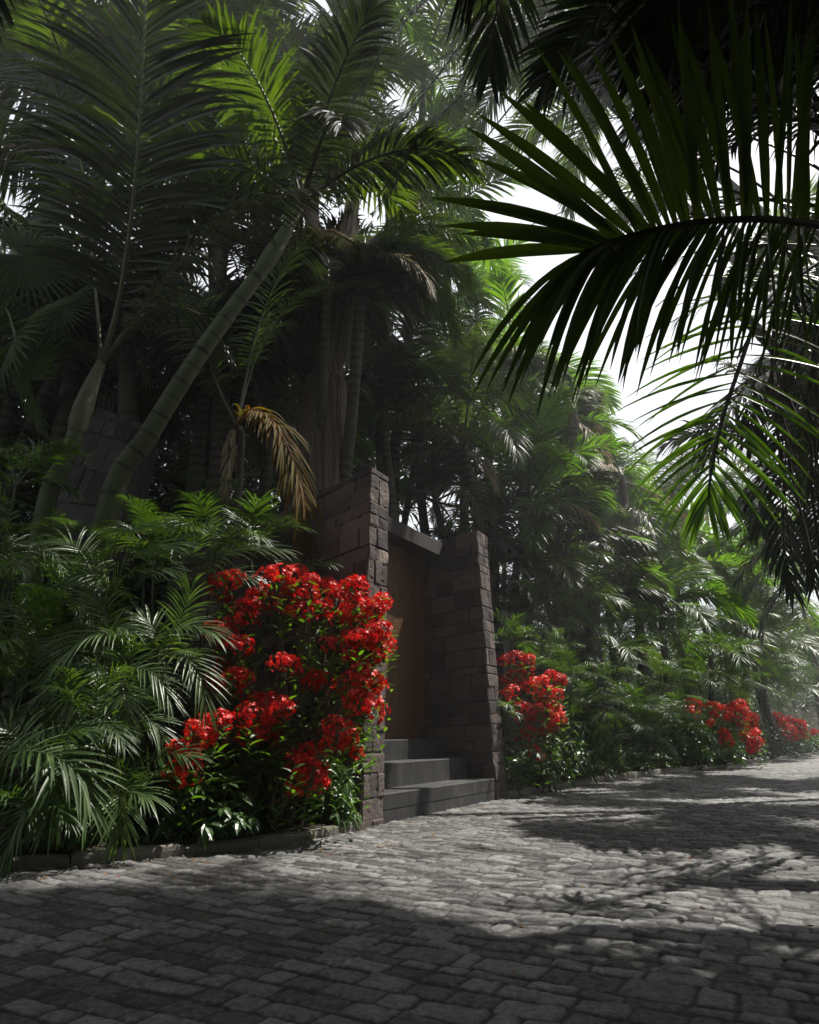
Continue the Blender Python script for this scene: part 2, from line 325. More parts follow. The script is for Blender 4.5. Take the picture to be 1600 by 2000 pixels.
# ------------------------------------------------------------------ masonry
def masonry(corners_b, corners_t, name, parent, mat, res=.013, course=(.09, .21), blen=(.10, .24), side=(.16, .42), seed=1, rough=1.0, special=()):
    """closed prism of coursed blocks; corners_b / corners_t are lists of 3d points, wound round"""
    cb = np.array(corners_b, float); ct = np.array(corners_t, float); n = len(cb); rng = np.random.RandomState(seed)
    per = [np.linalg.norm(cb[(i + 1) % n] - cb[i]) for i in range(n)]; H = np.mean(np.linalg.norm(ct - cb, axis=1))
    nv = int(H / res) + 1; cs = [0.]
    while cs[-1] < H: cs.append(cs[-1] + rng.uniform(*course))
    cs[-1] = H + .05
    cs = np.array(cs); vs = np.linspace(0, H, nv); row = np.clip(np.searchsorted(cs, vs, side='right') - 1, 0, len(cs) - 2)
    Vb = []; tones = []; ends = []
    center = cb.mean(0); off = 0.
    for i in range(n):
        a0, a1, b0, b1 = cb[i], cb[(i + 1) % n], ct[i], ct[(i + 1) % n]
        nu = max(2, int(per[i] / res)); us = np.linspace(0, 1, nu, endpoint=False)
        nrmal = np.cross(a1 - a0, b0 - a0); nrmal /= np.linalg.norm(nrmal)
        if nrmal @ ((a0 + a1 + b0 + b1) / 4 - (cb.mean(0) + ct.mean(0)) / 2) < 0: nrmal = -nrmal
        disp = np.zeros((nu, nv)); tn = np.zeros((nu, nv)); ud = us * per[i]
        for r in range(len(cs) - 1):
            m = row == r
            if not m.any(): continue
            js = [0.]; rr_ = np.random.RandomState(seed * 999 + i * 77 + r)
            while js[-1] < per[i]: js.append(js[-1] + rr_.uniform(*(blen if per[i] < .6 else side)))
            if len(js) > 2 and per[i] - js[-2] < blen[0] * .6: js.pop(-2)
            js[-1] = per[i]; js = np.array(js)
            bi = np.clip(np.searchsorted(js, ud, side='right') - 1, 0, len(js) - 2)
            eu = np.minimum(np.where(bi == 0, 1, ud - js[bi]), np.where(bi == len(js) - 2, 1, js[bi + 1] - ud))
            ev = np.minimum(vs[m] - cs[r], cs[r + 1] - vs[m])
            e = np.minimum(eu[:, None], ev[None]); uu, vv = np.meshgrid(ud + off, vs[m], indexing='ij')
            e = e + .007 * fbm(uu * 22, vv * 22, 3, 40)
            k = np.clip((e - .001) / .006, 0, 1)
            hb = np.array([rr_.uniform(-.004, .006) for _ in range(len(js))])[bi]
            tb = np.array([rr_.uniform(.22, .62) for _ in range(len(js))])[bi]
            for (fi, ulo, vlo, val) in special:
                if fi == i and cs[r] <= vlo < cs[r + 1]:
                    kk = np.searchsorted(js, ulo, side='right') - 1; tb = np.where(bi == kk, val, tb)
            disp[:, m] = k * (.009 + hb[:, None] * rough) - .009 + rough * .022 * fbm(uu * 10, vv * 10, 5, 41 + i) + .010 * rough * np.minimum(0, fbm(uu * 30, vv * 30, 2, 50) + .12) * 3
            tn[:, m] = np.where(k > .4, tb[:, None], .10)
        off += per[i] + 3.3
        w = (vs / H)
        P = (a0[None, None] * (1 - us)[:, None, None] + a1[None, None] * us[:, None, None]) * (1 - w)[None, :, None] + (b0[None, None] * (1 - us)[:, None, None] + b1[None, None] * us[:, None, None]) * w[None, :, None]
        Vb.append(P + disp[..., None] * nrmal); tones.append(tn); ends.append(nu)
    V = np.concatenate(Vb); T = np.concatenate(tones); nu = len(V)
    # soften the corners: vertices on corners take the mean of both sides
    c = 0
    for k in ends:
        V[c] = (V[c] * .0 + (V[c - 1] + V[(c + 1) % nu]) * .5); c += k
    i = np.arange(nu)[:, None]; j = np.arange(nv - 1)[None]; i2 = (i + 1) % nu
    Fq = np.stack([i * nv + j, i2 * nv + j, i2 * nv + j + 1, i * nv + j + 1], -1).reshape(-1, 4)
    mb = MB(); mb.add(V.reshape(-1, 3), Fq, T.ravel())
    top = (np.arange(nu) * nv + nv - 1)
    cen = V[:, -1].mean(0) + np.array([0, 0, .004]); mb.add([cen], np.zeros((0, 4), int), .45)
    tri = np.stack([top, np.roll(top, -1), np.full(nu, mb.n - 1)], -1); mb.f.append((tri, 0))
    return mb.build(name, mat, parent)

P0 = np.array([-.21, 6.34, 0]); P1 = np.array([.97, 8.50, 0]); Zu = np.array([0, 0, 1.])
gate = empty('stone_gateway', P0, 'tall dark volcanic stone gateway with a recessed rust brown timber door above three slate steps', 'gateway')
def L_(p): return np.asarray(p, float) - P0
TH = .34
def fin(Pn, along0, along1, depth, h0, h1, batter, seed, special=(), sidelean=0.0):
    a = Pn + U * along0; b = Pn + U * along1
    cb = [L_(a - Zu * .2), L_(b - Zu * .2), L_(b + B * depth - Zu * .2), L_(a + B * depth - Zu * .2)]
    ct = [L_(a + B * batter + U * sidelean + Zu * h0), L_(b + B * batter + U * sidelean + Zu * h0), L_(b + B * depth + Zu * h1), L_(a + B * depth + Zu * h1)]
    return masonry(cb, ct, 'pillar', gate, M['stone'], seed=seed, special=special)
fin(P0, -TH, 0, 2.1, 2.99, 2.38, -.01, 11, special=((0, .25, 2.22, .98), (0, .25, 2.62, .75)), sidelean=.03)
fin(P1, 0, TH, 1.7, 3.10, 2.86, .16, 23)
def slab(a, b, s0, s1, z0, z1, name, mat, tone=.5, parent=gate, bev=.006, nj=0, jag=.0):
    """box between wall parameters a..b (along), s0..s1 (back) and heights, with bevelled edges"""
    mb = MB(); xs_ = [a, a + bev, b - bev, b]
    def pt(u, s, z): return L_(P0 + U * u + B * s + Zu * z)
    n = max(2, int((b - a) / .03)); us = np.linspace(a, b, n)
    prof = [(s1, z0), (s0, z0), (s0, z1 - bev), (s0 + bev, z1), (s1 - bev, z1), (s1, z1 - bev)]
    V = []; 
    for u in us:
        for (s, z) in prof:
            nn = .004 * float(fbm(np.array(u * 9), np.array(s * 9 + z * 7), 3, 80)) + jag * float(fbm(np.array(u * 4), np.array(s * 3 + z * 3), 3, 81))
            V.append(pt(u, s + nn, z + nn))
    m = len(prof); i = np.arange(n - 1)[:, None] * m; j = np.arange(m)[None]; j2 = (j + 1) % m
    Fq = np.stack([i + j, i + j2, i + m + j2, i + m + j], -1).reshape(-1, 4)
    mb.add(V, Fq, tone); mb.f.append((np.array([list(range(m))[::-1]]), 0)); mb.f.append((np.array([list(range((n - 1) * m, n * m))]), 0))
    return mb.build(name, mat, parent)
GW = 2.44
def step(z0, z1, s0, s1, splits, course=None):
    """a step built of stone lengths with fine joints; riser optionally in two courses"""
    st = empty('step', (0, 0, 0)); st.parent = gate; e = [.012] + splits + [GW]
    for k, (a, b) in enumerate(zip(e[:-1], e[1:])):
        slab(a + .003, b - .003, s0, s1, (course or z0), z1, 'tread_slab', M['slate'], .26 + .22 * ((k * 37) % 5) / 5, st)
    if course:
        e = [.012] + [x + .3 for x in splits] + [GW]
        for k, (a, b) in enumerate(zip(e[:-1], e[1:])):
            slab(a + .0015, b - .0015, s0 + .003, s1, z0, course - .002, 'riser_slab', M['slate'], .35 + .12 * ((k * 53) % 5) / 5, st, bev=.002)
step(-.1, .207, .02, .60, [.7, 1.35, 1.95], .085)
step(.15, .425, .345, 1.0, [.8, 1.6])
step(.36, .625, .625, 1.05, [1.5])
slab(-.0, GW + .05, .62, 1.02, 2.81, 2.985, 'lintel', M['stone'], .18, jag=.035)
# door
door = empty('door', (0, 0, 0)); door.parent = gate
nb = 9; w = (GW - .02) / nb
for k in range(nb):
    slab(.01 + k * w + .0012, .01 + (k + 1) * w - .0012, .87 + .0015 * (k % 2), .92, .625, 2.83, 'board', M['door'], .42 + .10 * ((k * 29) % 7) / 7, door, bev=.002)
slab(.0, GW, .945, .99, .6, 2.9, 'door_frame', M['frame'], .5, door)

def wallpiece(p, along, depth, h, bat, name, label, seed, ud=None, z0=None, mat='lava', lean=(0, 0)):
    p = np.array([p[0], p[1], (gz(p[0], p[1]) - .3) if z0 is None else z0], float); u = nrm(np.array([ud[0], ud[1], 0])) if ud is not None else U; b = np.array([-u[1], u[0], 0])
    r = empty(name, p, label, 'wall'); l = u * lean[0] + b * lean[1]
    cb = [0 * u, u * along, u * along + b * depth, b * depth]
    ct = [u * bat + b * bat + Zu * h + l, u * (along - bat) + b * bat + Zu * h + l, u * (along - bat) + b * depth + Zu * h + l, u * bat + b * depth + Zu * h + l]
    masonry(cb, ct, 'masonry', r, M[mat], res=.022, course=(.15, .30), blen=(.18, .45), seed=seed)
    return r

# ------------------------------------------------------------------ palm fronds
def frond_mb(mb, path, Nh, nl=60, L=.5, W=.03, a0=75, a1=20, droop=.8, seed=0, rr=(.016, .003), seg=4, fold=.25, t0=.12, lift=.25,
             prof=PROF, lp=(.45, .9, 1, .85, .45), tone=.5, mat=0, rmat=1, sides=(1, -1), jit=.12, sags=(1, 1), gap=0.0, ap=1.3, keep=None):
    """pinnate frond along a 3d path; Nh points out of the upper face of the leaf"""
    rng = np.random.RandomState(seed + 17)
    P = curve(path, 28); T = nrm(np.gradient(P, axis=0)); s = np.linspace(0, 1, 28)
    tube(mb, P, np.interp(s, [0, t0, 1], [rr[0], rr[0] * .8, rr[1]]), 5, .5, rmat)
    Nh = np.broadcast_to(np.asarray(Nh, float), P.shape)
    for sd, sg in zip(sides, sags):
        t = t0 + (1 - t0) * (np.arange(nl) + rng.uniform(-.3, .3, nl)).clip(0) / nl
        if gap: t = t[rng.rand(nl) > gap]
        n = len(t); p = np.stack([np.interp(t, s, P[:, k]) for k in range(3)], 1); tt = nrm(np.stack([np.interp(t, s, T[:, k]) for k in range(3)], 1))
        nh = np.stack([np.interp(t, s, Nh[:, k]) for k in range(3)], 1)
        S = nrm(np.cross(tt, nh)) * sd; Nn = np.cross(S, tt) * sd
        Nn = Nn * np.sign((Nn * nh).sum(1, keepdims=True) + 1e-9)
        a = R(1) * (a0 + (a1 - a0) * t ** ap + rng.normal(0, 4, n)); lf = (lift + rng.normal(0, jit, n))[:, None]
        D = tt * np.cos(a)[:, None] + S * np.sin(a)[:, None] + Nn * lf
        LL = L * np.interp((t - t0) / (1 - t0), np.linspace(0, 1, len(lp)), lp) * rng.uniform(.88, 1.08, n)
        tn = tone + rng.normal(0, .10, n)
        if keep is not None:
            k_ = np.ones(n, bool)
            for f_, dz in ((.3, 0), (.6, -.08), (.95, -.25)): k_ &= keepmask(p + keep[0] + D * (LL * f_)[:, None] + np.array([0, 0, dz * L]), keep[1], keep[2])
            p, D, Nn, LL, tn, tt = p[k_], D[k_], Nn[k_], LL[k_], tn[k_], tt[k_]; n = len(p)
            if not n: continue
        strips(mb, p, D, Nn + tt * rng.normal(0, .25, (n, 1)), LL, W * (.75 + .25 * LL / L), seg, droop * sg * rng.uniform(.7, 1.3, n), fold, tn, mat, prof)
def arch(e0, e1, n=12, p=1.4):
    s = np.linspace(0, 1, n); e = R(1) * (e0 + (e1 - e0) * s ** p); ds = 1 / (n - 1)
    x = np.r_[0, np.cumsum(np.cos(e[:-1]) * ds)]; z = np.r_[0, np.cumsum(np.sin(e[:-1]) * ds)]
    return np.stack([x, 0 * x, z], 1)
FR = {}; ARC = {}
# open patches of sky and sunlit ground that the crowns leave free (frond positions are tested against them)
def proj(P):
    P = np.atleast_2d(P); z = P[:, 1] * math.cos(PITCH) + (P[:, 2] - CH) * math.sin(PITCH); y = (P[:, 2] - CH) * math.cos(PITCH) - P[:, 1] * math.sin(PITCH)
    z = np.maximum(z, .05); return 800 + F * P[:, 0] / z, 1000 - F * y / z
GAPS = [[(960,680),(1090,610),(1180,630),(1330,700),(1440,740),(1430,820),(1310,870),(1240,810),(1160,760),(1040,700)], [(985,200),(1020,160),(1030,220),(990,300)], [(545,-30),(625,-30),(650,110),(585,90)], [(1330,960),(1380,930),(1420,1040),(1350,1060)], [(790,850),(850,850),(850,900),(790,890)]]
def inpoly(x, y, poly):
    c = np.zeros(len(x), bool)
    for (x0, y0), (x1, y1) in zip(poly, poly[1:] + poly[:1]):
        if y0 == y1: continue
        c ^= ((y0 > y) != (y1 > y)) & (x < (x1 - x0) * (y - y0) / (y1 - y0) + x0)
    return c
def ground(px, py):
    u = at(px, py, 1.0); k = CH / (CH - u[2]); return np.array([u[0] * k, k, 0.])
SUNSPOTS = [(ground(*p), .32) for p in [(300,1680),(150,1695),(420,1665),(560,1655),(650,1650),(760,1640),(860,1625),(960,1600),(1060,1585),(700,1700),(820,1690),(930,1680),(1040,1650),(850,1740),(960,1750),(1040,1760),(1120,1770),(1200,1760),(1280,1750),(1130,1720),(1230,1710),(1340,1700),(1440,1690),(1540,1660),(1180,1660),(1160,1590),(1280,1580),(1360,1560),(1250,1545),(1420,1535),(1560,1600),(1500,1560),(1560,1520),(1450,1510),(1000,1785),(1100,1800),(1200,1800),(1400,1750),(1500,1740),(1300,1790)]]
SUNSPOTS += [(at(*p), .42) for p in [(440,1150,5.7),(520,1150,5.7),(600,1130,5.7),(680,1180,5.7),(740,1210,5.7),(740,1280,5.6),(720,1370,5.5),(620,1220,5.6),(520,1230,5.6),(450,1310,5.6),(560,1300,5.5),(640,1330,5.5),(520,1400,5.3),(600,1490,5.3),(680,1450,5.5),(690,1540,5.6),(150,1260,4.7),(230,1270,4.8),(350,1240,4.9),(390,1330,4.9),(240,1350,4.7),(230,1560,4.4),(80,1480,4.3),(60,1580,4.3),(430,1560,5.0),(220,1100,5.4),
     (740,980,6.3),(735,1100,6.2),(730,1400,6.1),(945,1080,8.6),(960,1200,8.5),(965,1330,8.4),(790,1520,6.8),(800,1570,6.6),(1020,1300,9.1),(1070,1350,9.2),(1050,1430,9.2),(1080,1500,9.4),(1180,1400,10),(1250,1400,11),(1450,1400,15.5),(1380,1370,15.5),(330,780,6.4),(250,900,6.4),(170,800,6.0),(480,1050,6.2),(560,860,6.3),(590,980,6.2)]]
GROVE = [(at(*p), .75) for p in [(1120,800,14.5),(1000,760,16),(1215,930,16),(1300,1010,19),(1060,870,15.5),(1130,1130,14.5),(1230,1120,16.5),(1290,1190,15),(905,870,11.5),(1150,950,14),(1050,1000,13),(1200,1250,12.5),(1120,1270,11.5),(1280,1320,13.5),(1400,1250,17),(1350,1150,18.5)]]
S3 = np.array(SV)
def keepmask(P, r=.2, gaps=True):
    m = np.ones(len(P), bool); x, y = proj(P)
    if gaps:
        for g in GAPS: m &= ~(inpoly(x, y, g) & (P[:, 1] > .5))
    for c, _ in SUNSPOTS:
        d = P - c; t = d @ S3; m &= ~((t > .5) & (np.linalg.norm(d - t[:, None] * S3, axis=1) < r))
    return m
def free(P, slack=1.0):
    P = np.atleast_2d(P)
    vis = P[:, 1] > .5
    if vis.any():
        x, y = proj(P[vis])
        for g in GAPS:
            if inpoly(x, y, g).any(): return False
    for c, r in SUNSPOTS:
        d = P - c; t = d @ S3; q = np.linalg.norm(d - t[:, None] * S3, axis=1)
        if ((t > .5) & (q < r * 1.15)).any(): return False
    for c, r in GROVE:
        d = P - c; t = d @ S3; q = np.linalg.norm(d - t[:, None] * S3, axis=1)
        if ((t > 2.2) & (q < r)).any(): return False
    return True
def frond_free(key, v, c, a, size):
    A = ARC[key][v % len(ARC[key])][[3, 6, 8, 11]] * size; ca, sa = math.cos(a), math.sin(a)
    return free(np.stack([c[0] + A[:, 0] * ca, c[1] + A[:, 0] * sa, c[2] + A[:, 2] - .12 * size], 1))
def frond_set(key, mats, arches, **kw):
    L = []
    for i, (e0, e1) in enumerate(arches):
        mb = MB(); P = arch(e0, e1); T = nrm(np.gradient(P, axis=0)); Nh = np.stack([-T[:, 2], 0 * T[:, 0], T[:, 0]], 1)
        Pn = curve(P, 28); Tn = nrm(np.gradient(Pn, axis=0)); Nn = np.stack([-Tn[:, 2], 0 * Tn[:, 0], Tn[:, 0]], 1)
        frond_mb(mb, P, Nn, seed=i * 13 + len(key), **kw); L.append(mb.mesh('frond_' + key, mats))
    FR[key] = L; ARC[key] = [arch(*e) for e in arches]
PA = [(84, 40), (72, 5), (62, -25), (50, -50), (32, -65), (10, -75), (-15, -82)]
KP = dict(nl=54, L=.30, W=.020, a0=72, a1=22, droop=.75, rr=(.012, .002), seg=4, fold=.3, t0=.16)
frond_set('palm', [M['palm'], M['rachis']], PA, **KP)
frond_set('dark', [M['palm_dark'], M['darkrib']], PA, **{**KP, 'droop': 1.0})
frond_set('fresh', [M['palm_fresh'], M['rachis']], PA, **{**KP, 'W': .024, 'nl': 46, 'droop': .6})
frond_set('feather', [M['palm'], M['rachis']], PA, **{**KP, 'W': .013, 'nl': 74, 'L': .27, 'droop': 1.3, 'jit': .3})
frond_set('lightfeather', [M['under'], M['rachis']], PA, **{**KP, 'W': .013, 'nl': 64, 'L': .27, 'droop': .9, 'jit': .25, 'fold': 0, 'seg': 3})
frond_set('areca', [M['under'], M['rachis']], [(80, 10), (66, -20), (52, -40), (36, -55), (18, -65)], nl=19, L=.46, W=.030, a0=64, a1=16, droop=.55, rr=(.010, .003), seg=5, fold=.3, t0=.25, lift=.2, lp=(.65, .95, 1, .92, .7))
frond_set('arecafine', [M['under'], M['rachis']], [(78, 10), (62, -20), (48, -45), (30, -60), (8, -70)], nl=26, L=.40, W=.018, a0=62, a1=20, droop=.7, rr=(.008, .002), seg=3, fold=.3, t0=.2, lift=.15)
frond_set('dry', [M['straw'], M['dead']], [(20, -75), (-20, -84), (-50, -88)], nl=40, L=.26, W=.014, a0=40, a1=12, droop=1.6, rr=(.012, .003), seg=3, fold=.3, t0=.15, jit=.4)

def fan_mesh(mat, n=44, L=1.0, W=.06, spread=150, droop=.35, seed=0, split=.5):
    rng = np.random.RandomState(seed); mb = MB(); a = np.linspace(-R(spread), R(spread), n) + rng.normal(0, .01, n)
    D = np.stack([np.cos(a), np.sin(a), .12 * np.cos(a * 2) + rng.normal(0, .02, n)], 1)
    LL = L * (1 - .22 * (np.abs(a) / R(spread)) ** 2) * rng.uniform(.93, 1.03, n)
    strips(mb, np.zeros((n, 3)), D, np.tile([0, 0, 1.], (n, 1)), LL, W, 6, droop, .35, .5 + rng.normal(0, .08, n), 0, np.array([.12, .5, .95, 1., .62, .3, .02]), 2.2)
    return mb.mesh('fan_leaf', [M[mat]])
FAN = {k: [fan_mesh(k, seed=i, droop=.3 + .25 * i) for i in range(3)] for k in ('fan',)}

TR = {}
def palm(crown, base, size=2.4, nf=14, key='palm', label='', group=None, tr=.09, tmat='trunk_grey', seed=0, elev=(0, 6), name='palm_tree', dry=0, az=None, ring=.12, bow=0.0, shaft=False):
    """crown, base: world points; a palm = trunk + fronds (+ dry fronds hanging)"""
    rng = random.Random(seed); crown = np.array(crown, float); base = np.array(base, float)
    root = empty(name, base, label, 'palm tree', group)
    c = crown - base; h = np.linalg.norm(c); mid = c * .5 + np.array([rng.uniform(-.04, .04) * h + bow, rng.uniform(-.03, .03) * h, 0])
    n = max(8, min(160, int(h / ring * 3))); P = curve([(0, 0, -.2), mid * np.array([1, 1, 1]), c], n)
    s = np.linspace(0, 1, n); arc = s * h; ph = (arc / ring) % 1
    rr_ = tr * (1.18 - .35 * s) * (1 + .07 * (ph > .8)); tn = np.where(ph > .72, .12, .5 + .12 * np.sin(arc * 3))
    mb = MB(); tube(mb, P, rr_, 12, tn); mb.build('trunk', M[tmat], root, smooth=True)
    if shaft:
        mb = MB(); T = nrm(P[-1] - P[-3]); Q = [P[-1] + T * (k * .1 * size * .45) for k in range(6)]
        tube(mb, Q, tr * np.array([.95, 1.1, 1.05, .85, .6, .4]), 12, .6); mb.build('crownshaft', M['trunk'], root, smooth=True); c = np.array(Q[3])
    lib = FR[key]; k0 = rng.random() * 6.28
    for i in range(nf):
        e = elev[0] + (elev[1] - elev[0]) * (i + rng.uniform(-.4, .4)) / nf; v = int(max(0, min(6, round(e))))
        a = k0 + i * 2.39996 + rng.uniform(-.25, .25) if az is None else R(rng.uniform(*az))
        sz_ = size * rng.uniform(.85, 1.12)
        for tr_ in range(6):
            if frond_free(key, v, base + c, a, sz_): break
            a += .45; v = (v + tr_ % 2) % 7
        else: continue
        o = link('frond', lib[v % len(lib)], root, c, (rng.uniform(-.25, .25), rng.uniform(-.12, .12), a), sz_)
    for i in range(dry):
        o = link('dry_frond', FR['dry'][i % 3], root, c - np.array([0, 0, .05 * size]), (rng.uniform(-.2, .2), 0, k0 + i * 2.1), size * rng.uniform(.6, .85))
    return root
def gbase(x, y): return np.array([x, y, float(gz(x, y))])
def palm_px(px, py, Y, dx=0, dy=0, **kw):
    c = at(px, py, Y); x, y = c[0] + dx, Y + dy
    z = float(gz(x, y)) if kdist(x, y) > 0 else 0
    return palm(c, (x, y, z), **kw)

def small_palm(px, py, Y, size=.8, nf=9, key='areca', label='', group=None, seed=0, stems=1, base=None, elev=(0, 4), name='areca_palm', az=None):
    """understory palm whose crown centre sits at photo pixel px,py"""
    rng = random.Random(seed); c = at(px, py, Y); bx, by = (c[0] + rng.uniform(-.15, .15), Y + rng.uniform(-.05, .2)) if base is None else base
    while kdist(bx, by) < .22: by += .1; bx -= .07
    b = gbase(bx, by); root = empty(name, b, label, 'palm plant', group); lib = FR[key]
    for s_ in range(stems):
        cc = c - b + (0 if s_ == 0 else np.array([rng.uniform(-.45, .45), rng.uniform(-.3, .4), -rng.uniform(.15, .6)]) * size)
        cc[2] = max(cc[2], .12)
        mb = MB(); off = np.array([rng.uniform(-.05, .05), rng.uniform(-.05, .05), 0])
        tube(mb, curve([off + (0, 0, -.1), cc * .5 + off + np.array([rng.uniform(-.06, .06), 0, 0]), cc], 12), np.linspace(.016, .009, 12), 6, .5)
        mb.build('stem', M['stem'], root, smooth=True); k0 = rng.random() * 6
        for i in range(nf):
            v = int(max(0, min(4, round(elev[0] + (elev[1] - elev[0]) * i / max(1, nf - 1) + rng.uniform(-.4, .4)))))
            a = k0 + i * 2.39996 + rng.uniform(-.3, .3) if az is None else R(rng.uniform(*az))
            link('frond', lib[v], root, cc, (rng.uniform(-.2, .2), rng.uniform(-.15, .15), a), size * rng.uniform(.8, 1.1))
    return root
# ------------------------------------------------------------------ broadleaf plants
LPROF = np.array([.15, .75, 1, .85, .45, .02])
def leafy_mesh(n, rad, h, L, W, mat, seed=0, whorl=6, droop=.5, twigs=True, flat=.6, seg=3):
    """a bush: branching stems to many points of a bumpy shell, each tipped with a whorl of leaves"""
    rng = np.random.RandomState(seed); mb = MB(); P = []; D = []
    u = rng.normal(size=(n, 3)); u[:, 2] = np.abs(u[:, 2]) * .9 + .05 * rng.rand(n); u = nrm(u); r = rng.uniform(.35, 1, n) ** .6 * (1 + .3 * fbm(u[:, 0] * 2 + seed, u[:, 1] * 2, 2, seed))
    C = u * np.array([rad, rad, h]) * r[:, None]; C[:, 2] += .04
    lift = nrm(u + np.array([0, 0, .7]))
    for w in range(whorl):
        th = w * 2 * np.pi / whorl + rng.rand(n) * .7; A = nrm(np.cross(lift, np.tile([0.3, .9, .1], (n, 1)))); Bv = np.cross(lift, A)
        d = A * np.cos(th)[:, None] + Bv * np.sin(th)[:, None] + lift * rng.uniform(-.1, flat, (n, 1)); k = rng.rand(n) < .9
        P.append((C - lift * rng.uniform(0, L * .35, (n, 1)))[k]); D.append(d[k])
    P = np.concatenate(P); D = np.concatenate(D); m = len(P)
    up = nrm(np.tile([0, 0, 1.], (m, 1)) + rng.normal(0, .3, (m, 3)))
    strips(mb, P, D, up, L * rng.uniform(.6, 1.15, m), W * rng.uniform(.8, 1.15, m), seg, droop * rng.uniform(.3, 1.5, m), .25, .5 + rng.normal(0, .13, m), 0, LPROF)
    if twigs:
        for c in C[:: max(1, n // 26)]:
            b = np.array([c[0] * .18, c[1] * .18, -.05]); tube(mb, curve([b, (b + c) * .5 + rng.normal(0, .02, 3), c], 6), np.linspace(.008, .003, 6), 4, .4, 1)
    return mb.mesh('foliage', [M[mat], M['twig']])
LM = {}
for i in range(3):
    LM['broad', i] = leafy_mesh(75, .42, .55, .115, .05, 'broad', i, 6)
    LM['whorl', i] = leafy_mesh(42, .36, .62, .17, .058, 'broad', 10 + i, 7, droop=.8)
    LM['small', i] = leafy_mesh(230, .45, .6, .055, .028, 'ivy', 20 + i, 5)
    LM['lance', i] = leafy_mesh(70, .38, .6, .15, .026, 'under', 30 + i, 6, droop=.4)
    LM['bright', i] = leafy_mesh(120, .36, .42, .075, .042, 'under', 40 + i, 5)
def bush(px, py, Y, kind='broad', sc=1.0, label='', group=None, seed=0, cat='bush', name='leafy_bush', sz=None, low=None):
    """bush whose middle is seen at px,py"""
    c = at(px, py, Y); x, y = c[0], c[1]
    while kdist(x, y) < .12: y += .08; x -= .05
    z = float(gz(x, y)); hgt = max(.25, c[2] - z) ; r = empty(name, (x, y, z), label, cat, group)
    o = link('foliage', LM[kind, seed % 3], r, (0, 0, 0 if low is None else low), (0, 0, seed * 1.7), 1)
    s = sc; zz = sz if sz else max(.7, min(2.2, hgt * 2 / .6)) * .8; o.scale = (s, s, zz)
    return r
# ------------------------------------------------------------------ red flowers
def floret(mb, C, Nn, r, rng):
    n = len(C); A = nrm(np.cross(Nn, np.tile([.31, .2, .9], (n, 1)))); Bv = np.cross(Nn, A); ph = rng.rand(n) * 6
    for k in range(5):
        a = ph + k * 1.2566; d = A * np.cos(a)[:, None] + Bv * np.sin(a)[:, None] + Nn * .35
        strips(mb, C, d, Nn, r * rng.uniform(.85, 1.1, n), r * .62, 2, .25, .2, .5 + rng.normal(0, .16, n), 0, np.array([.25, 1, .15]))
def head_mesh(seed, n=76, r=.115):
    rng = np.random.RandomState(seed); mb = MB(); u = rng.normal(size=(n, 3)); u[:, 2] = u[:, 2] * .8 + .35; u = nrm(u)
    C = u * r * rng.uniform(.72, 1.12, (n, 1)) * np.array([1, 1, .72]) * (1 + .35 * fbm(u[:, :1] * 3 + seed, u[:, 1:2] * 3, 2, 3))
    floret(mb, C, nrm(u + rng.normal(0, .25, (n, 3))), .025, rng)
    for c in C[::4]: tube(mb, [(0, 0, -.13), c * .5 + (0, 0, -.03), c], .0028, 3, .3, 1)
    return mb.mesh('flower_head', [M['petal'], M['stem']])
HEADS = [head_mesh(s, 70 + 10 * (s % 3), .10 + .012 * (s % 4)) for s in range(6)]
def red_shrub(base, heads, label, sc=1.0, seed=0, whorls=True, stems=14, extra_leaf=60, group=None):
    rng = np.random.RandomState(seed); base = np.array(base, float)
    root = empty('red_flowering_shrub', base, label, 'flowering shrub', group)
    H = np.array(heads) - base
    # woody stems: each rises from the base and forks to a few heads
    order = np.argsort(H[:, 0] + .4 * H[:, 2]); groups = np.array_split(order, stems)
    for g in groups:
        if not len(g): continue
        cen = H[g].mean(0); b = np.array([rng.uniform(-.16, .16) * sc + cen[0] * .10, rng.uniform(-.12, .12) * sc, -.05])
        fork = b * .35 + cen * .60; fork[2] = max(cen[2] * .55, .15); mb = MB()
        tube(mb, curve([b, b + (fork - b) * np.array([.35, .35, .5]) + rng.normal(0, .015, 3), fork], 9), np.linspace(.014, .008, 9) * sc, 6, .5)
        for h in H[g]:
            tube(mb, curve([fork, fork * .45 + h * .55 + rng.normal(0, .03, 3) - np.array([0, 0, .03]), h - np.array([0, 0, .08 * sc])], 8), np.linspace(.007, .0035, 8) * sc, 5, .6)
        mb.build('stem', M['twig'], root, smooth=True)
    for i, h in enumerate(H):
        d = nrm(h - np.array([0, 0, .5])) ; link('flower_head', HEADS[(i * 5 + seed) % 6], root, h, (-d[1] * .6, d[0] * .6, i * 2.1), sc * rng.uniform(.75, 1.15))
    # leaves spiralling under the heads
    P = []; D = []
    for h in H:
        for k in range(16):
            P.append(h - np.array([-.02, .05, .03 + .022 * k]) * sc + rng.normal(0, .05, 3) * sc); a = k * 2.4 + rng.rand(); D.append([math.cos(a), math.sin(a), .55 + rng.normal(0, .2)])
    for k in range(extra_leaf):
        h = H[rng.randint(len(H))] * rng.uniform(.35, .9) + rng.normal(0, .10, 3) * sc
        for q in range(9):
            P.append(h - np.array([0, 0, .022 * q]) * sc); a = q * 2.4 + rng.rand(); D.append([math.cos(a), math.sin(a), .6])
    P = np.array(P); D = np.array(D); m = len(P); mb = MB()
    strips(mb, P, D, nrm(np.tile([0, 0, 1.], (m, 1)) + rng.normal(0, .3, (m, 3))), rng.uniform(.07, .125, m) * sc, .028 * sc, 3, .35, .3, .6 + rng.normal(0, .12, m), 0, LPROF)
    mb.build('foliage', [M['palm_fresh']], root)
    return root

